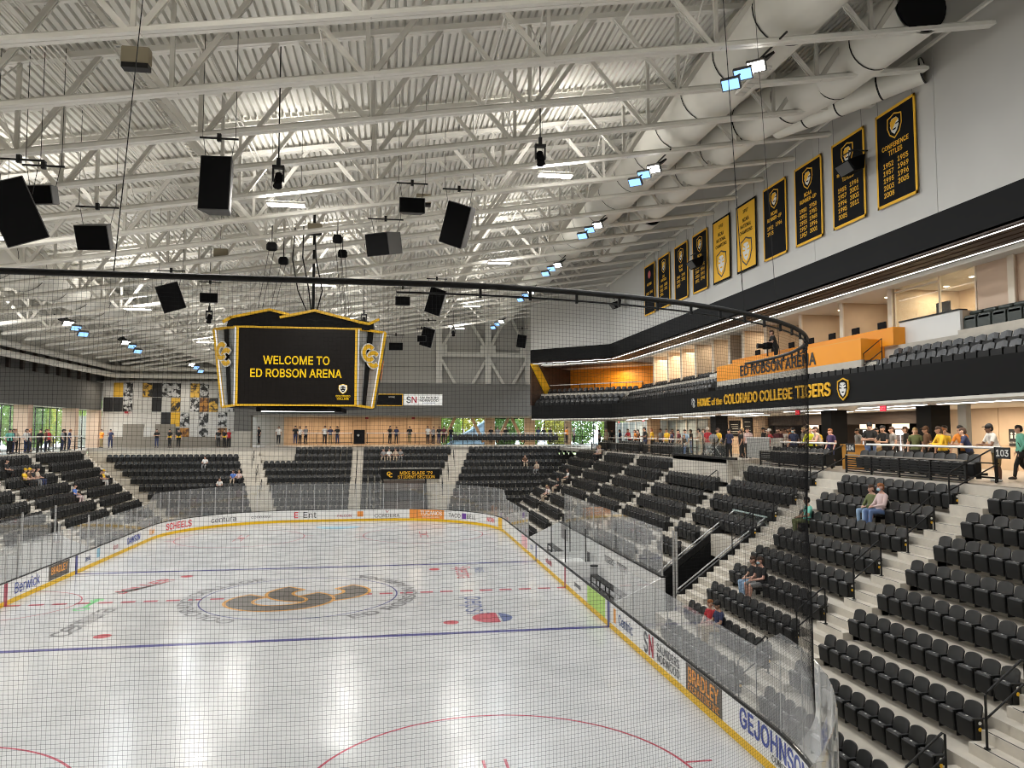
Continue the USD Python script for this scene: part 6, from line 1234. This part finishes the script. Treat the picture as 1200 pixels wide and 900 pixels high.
for i, (x, s, tr, po, je) in enumerate(PH): P(f'in {s} top before the picture wall, {ORD[i+1]} from the left', x, 40.2, 6.3, 270+((i*41) % 60-30), pose=po, shirt=s, trousers=tr, jersey=je, hair=('brown', 'black')[i % 2], H=1.76)
LF = [(20.5, 'teal'), (21.4, 'navy'), (22.2, 'beige'), (22.9, 'white'), (23.5, 'grey'), (24.4, 'maroon'), (25.2, 'black'), (26.6, 'brown'), (27.5, 'red'), (29.2, 'grey'), (30.0, 'black'), (31.6, 'navy')]
for i, (y, s) in enumerate(LF): P(f'in {s} top behind the left concourse rail, {ORD[i+1]} from the left', -22.4-.2*(i % 3), y, 6.3, (i*47) % 90-45, pose='stand', shirt=s, trousers=('black', 'navy')[i % 2], hair=('black', 'brown', 'ginger')[i % 3], H=1.72)
SEAT = [(-13.0, yb(2)-.1, zf(2)+FARZ, 270, 'white', 'grey', 'black'), (-10.1, yb(4)-.1, zf(4)+FARZ, 270, 'blue', 'beige', 'brown'), (-9.6, yb(4)-.1, zf(4)+FARZ, 270, 'pink', 'black', 'blond'), (-11.1, yb(5)-.1, zf(5)+FARZ, 270, 'white', 'black', 'brown'),
        (3.45, yb(1)-.1, zf(1)+FARZ, 270, 'grey', 'beige', 'black'), (4.0, yb(1)-.1, zf(1)+FARZ, 270, 'white', 'beige', 'brown'), (4.6, yb(1)-.1, zf(1)+FARZ, 270, 'beige', 'beige', 'brown'), (5.1, yb(1)-.1, zf(1)+FARZ, 270, 'grey', 'grey', 'black'),
        (-xb(3)+.1, 26.4, zf(3), 0, 'black', 'white', 'black'), (-xb(3)+.1, 26.9, zf(3), 0, 'yellow', 'black', 'black'), (-xb(4)+.1, 19.2, zf(4), 0, 'blue', 'pink', 'black'), (-xb(1)+.1, 15.3, zf(1), 0, 'black', 'black', 'black'), (-xb(2)+.1, 15.8, zf(2), 0, 'yellow', 'black', 'brown'), (-xb(2)+.1, 16.4, zf(2), 0, 'brown', 'black', 'brown'), (-xb(2)+.1, 16.9, zf(2), 0, 'black', 'grey', 'black'), (-xb(2)+.1, 17.6, zf(2), 0, 'beige', 'navy', 'black'),
        (xb(0)-.1, 22.1, zf(0), 190, 'beige', 'black', 'blond'), (xb(0)-.1, 22.7, zf(0), 180, 'pink', 'black', 'black'), (xb(3)-.1, 22.4, zf(3), 180, 'white', 'beige', 'brown'), (xb(4)-.1, 22.0, zf(4), 180, 'black', 'beige', 'black'), (xb(5)-.1, 21.6, zf(5), 180, 'white', 'beige', 'brown'), (xb(5)-.1, 22.2, zf(5), 180, 'pink', 'beige', 'blond'), (18.4, yb(3)-.1, zf(3)+FARZ, 240, 'beige', 'grey', 'brown'), (17.4, yb(2)-.1, zf(2)+FARZ, 270, 'brown', 'beige', 'black')]
for i, (x, y, z, f, s, tr, h) in enumerate(SEAT):
    w = 'in the far left block' if y > 30 and x < -5 else 'above the student section sign' if y > 30 and x < 8 else 'in the left stand' if x < -10 else 'near the far right corner aisle'
    P(f'in {s} top seated {w}, {ORD[1+i]} of the far sitters', x, y, z, f, pose='sit', shirt=s, trousers=tr, hair=h, hat='yellow' if (x < -15 and s in ('yellow', 'brown')) else None, H=1.7)
t = thing('broadcast_camera', 'black broadcast camera with its hood before the orange club box', 'camera', (21.9, -4.3, 11.45)); obj('camera_body', MB().tm(rounded_box(.3, .5, .3, .04), frame((0, 0, .5), (1, 0, 0), (0, 1, 0))), SPKB, t, smooth=30); obj('lens_hood', MB().tube([(-.1, .1, .5), (-.45, .15, .5)], [.1, .14], 10), BLACKT, t); obj('tripod_post', MB().tube([(0, 0, 0), (0, 0, .4)], .04), BLACKT, t)
P('in dark top working the broadcast camera above the orange club box', 22.4, -4.2, 11.0, 170, pose='lean', shirt='black', trousers='black', hair='brown', H=1.7)

# ------------------------------------------------------------------ outside the windows
gd = obj('ground_outside', MB().box(-80, 80, 56, 120, 4.0, 4.2).box(-80, -34, -46, 56, 4.0, 4.2), mat('grass_outside', (.16, .22, .06), .9, var=.3), None, label='grass outside the windows', kind='structure')
LEAFM = [usdkit.material(stage, f'/World/Looks/leaf_{i}', {'d': ('principled_bsdf', {'base_color': c, 'roughness': .6}), 't': ('translucent_bsdf', {'color': c}), 'm': ('mix_closure', {'fac': .35})}, [('d.BSDF', 'm.closure1'), ('t.BSDF', 'm.closure2')], surface='m.closure') for i, c in enumerate(((.30, .42, .07), (.50, .46, .06), (.16, .30, .07)))]
BARK = mat('bark', (.12, .08, .05), .9)
def tree(x, y, h, i, label):
    rg = np.random.default_rng(100+i); t = thing('tree', label, 'tree', (x, y, 4.2), 0, 'trees outside the windows')
    obj('trunk', MB().tube([(0, 0, 0), (.1, 0, h*.3), (0, .1, h*.65)], [.22, .17, .06], 8), BARK, t, smooth=50)
    n = 2200; c = rg.normal(size=(n, 3)); c /= np.linalg.norm(c, axis=1)[:, None]; c = c*rg.uniform(.45, 1, n)[:, None]**.6*[h*.25, h*.25, h*.40]+[0, 0, h*.58]
    a = rg.normal(size=(n, 3)); a /= np.linalg.norm(a, axis=1)[:, None]; b = np.cross(a, rg.normal(size=(n, 3))); b /= np.linalg.norm(b, axis=1)[:, None]; s = rg.uniform(.14, .30, n)[:, None]
    V = np.stack([c-a*s, c+b*s*.6, c+a*s, c-b*s*.6], 1).reshape(-1, 3); obj('foliage', (V, np.arange(4*n).reshape(n, 4)), LEAFM[i % 3], t, kind='stuff')
for i, (x, y, h) in enumerate([(11.5, 60, 7), (15.5, 64, 9), (19, 60, 7), (22.5, 63, 8), (26, 61, 7.5), (30, 64, 9), (34, 62, 8), (38, 66, 9), (8, 66, 8), (-34, 50, 9), (-36, 55, 10), (-38, 60, 9), (-36, 65, 10), (-40, 70, 11), (-38, 76, 10), (-41, 83, 11), (-39, 90, 11), (-33, 46, 9)]):
    tree(x, y, h, i, f'leafy tree outside the {"far right" if x > 0 else "left"} windows, {ORD[i+1] if x > 0 else ORD[i-8]} from the left')
t = thing('outbuilding', 'blue grey building with a sloping roof outside the far windows', 'building', (14.5, 57.5, 4.2))
obj('roof', MB().add(np.array([(-3.5, 0, 2.0), (2.5, 0, 5.6), (2.5, 3, 5.6), (-3.5, 3, 2.0), (-3.5, 0, 1.8), (2.5, 0, 5.4), (2.5, 3, 5.4), (-3.5, 3, 1.8)]), [(0, 1, 2, 3), (4, 7, 6, 5), (0, 4, 5, 1), (1, 5, 6, 2), (2, 6, 7, 3), (3, 7, 4, 0)]), mat('blue_roof', (.20, .30, .42), .5), t)
obj('wall', MB().add(np.array([(-3.3, .1, 0), (2.5, .1, 0), (2.5, .1, 5.4), (-3.3, .1, 1.9), (-3.3, .2, 0), (2.5, .2, 0), (2.5, .2, 5.4), (-3.3, .2, 1.9)]), [(0, 1, 2, 3), (4, 7, 6, 5), (0, 4, 5, 1), (1, 5, 6, 2), (2, 6, 7, 3), (3, 7, 4, 0)]), mat('blue_wall', (.25, .36, .50), .6), t)
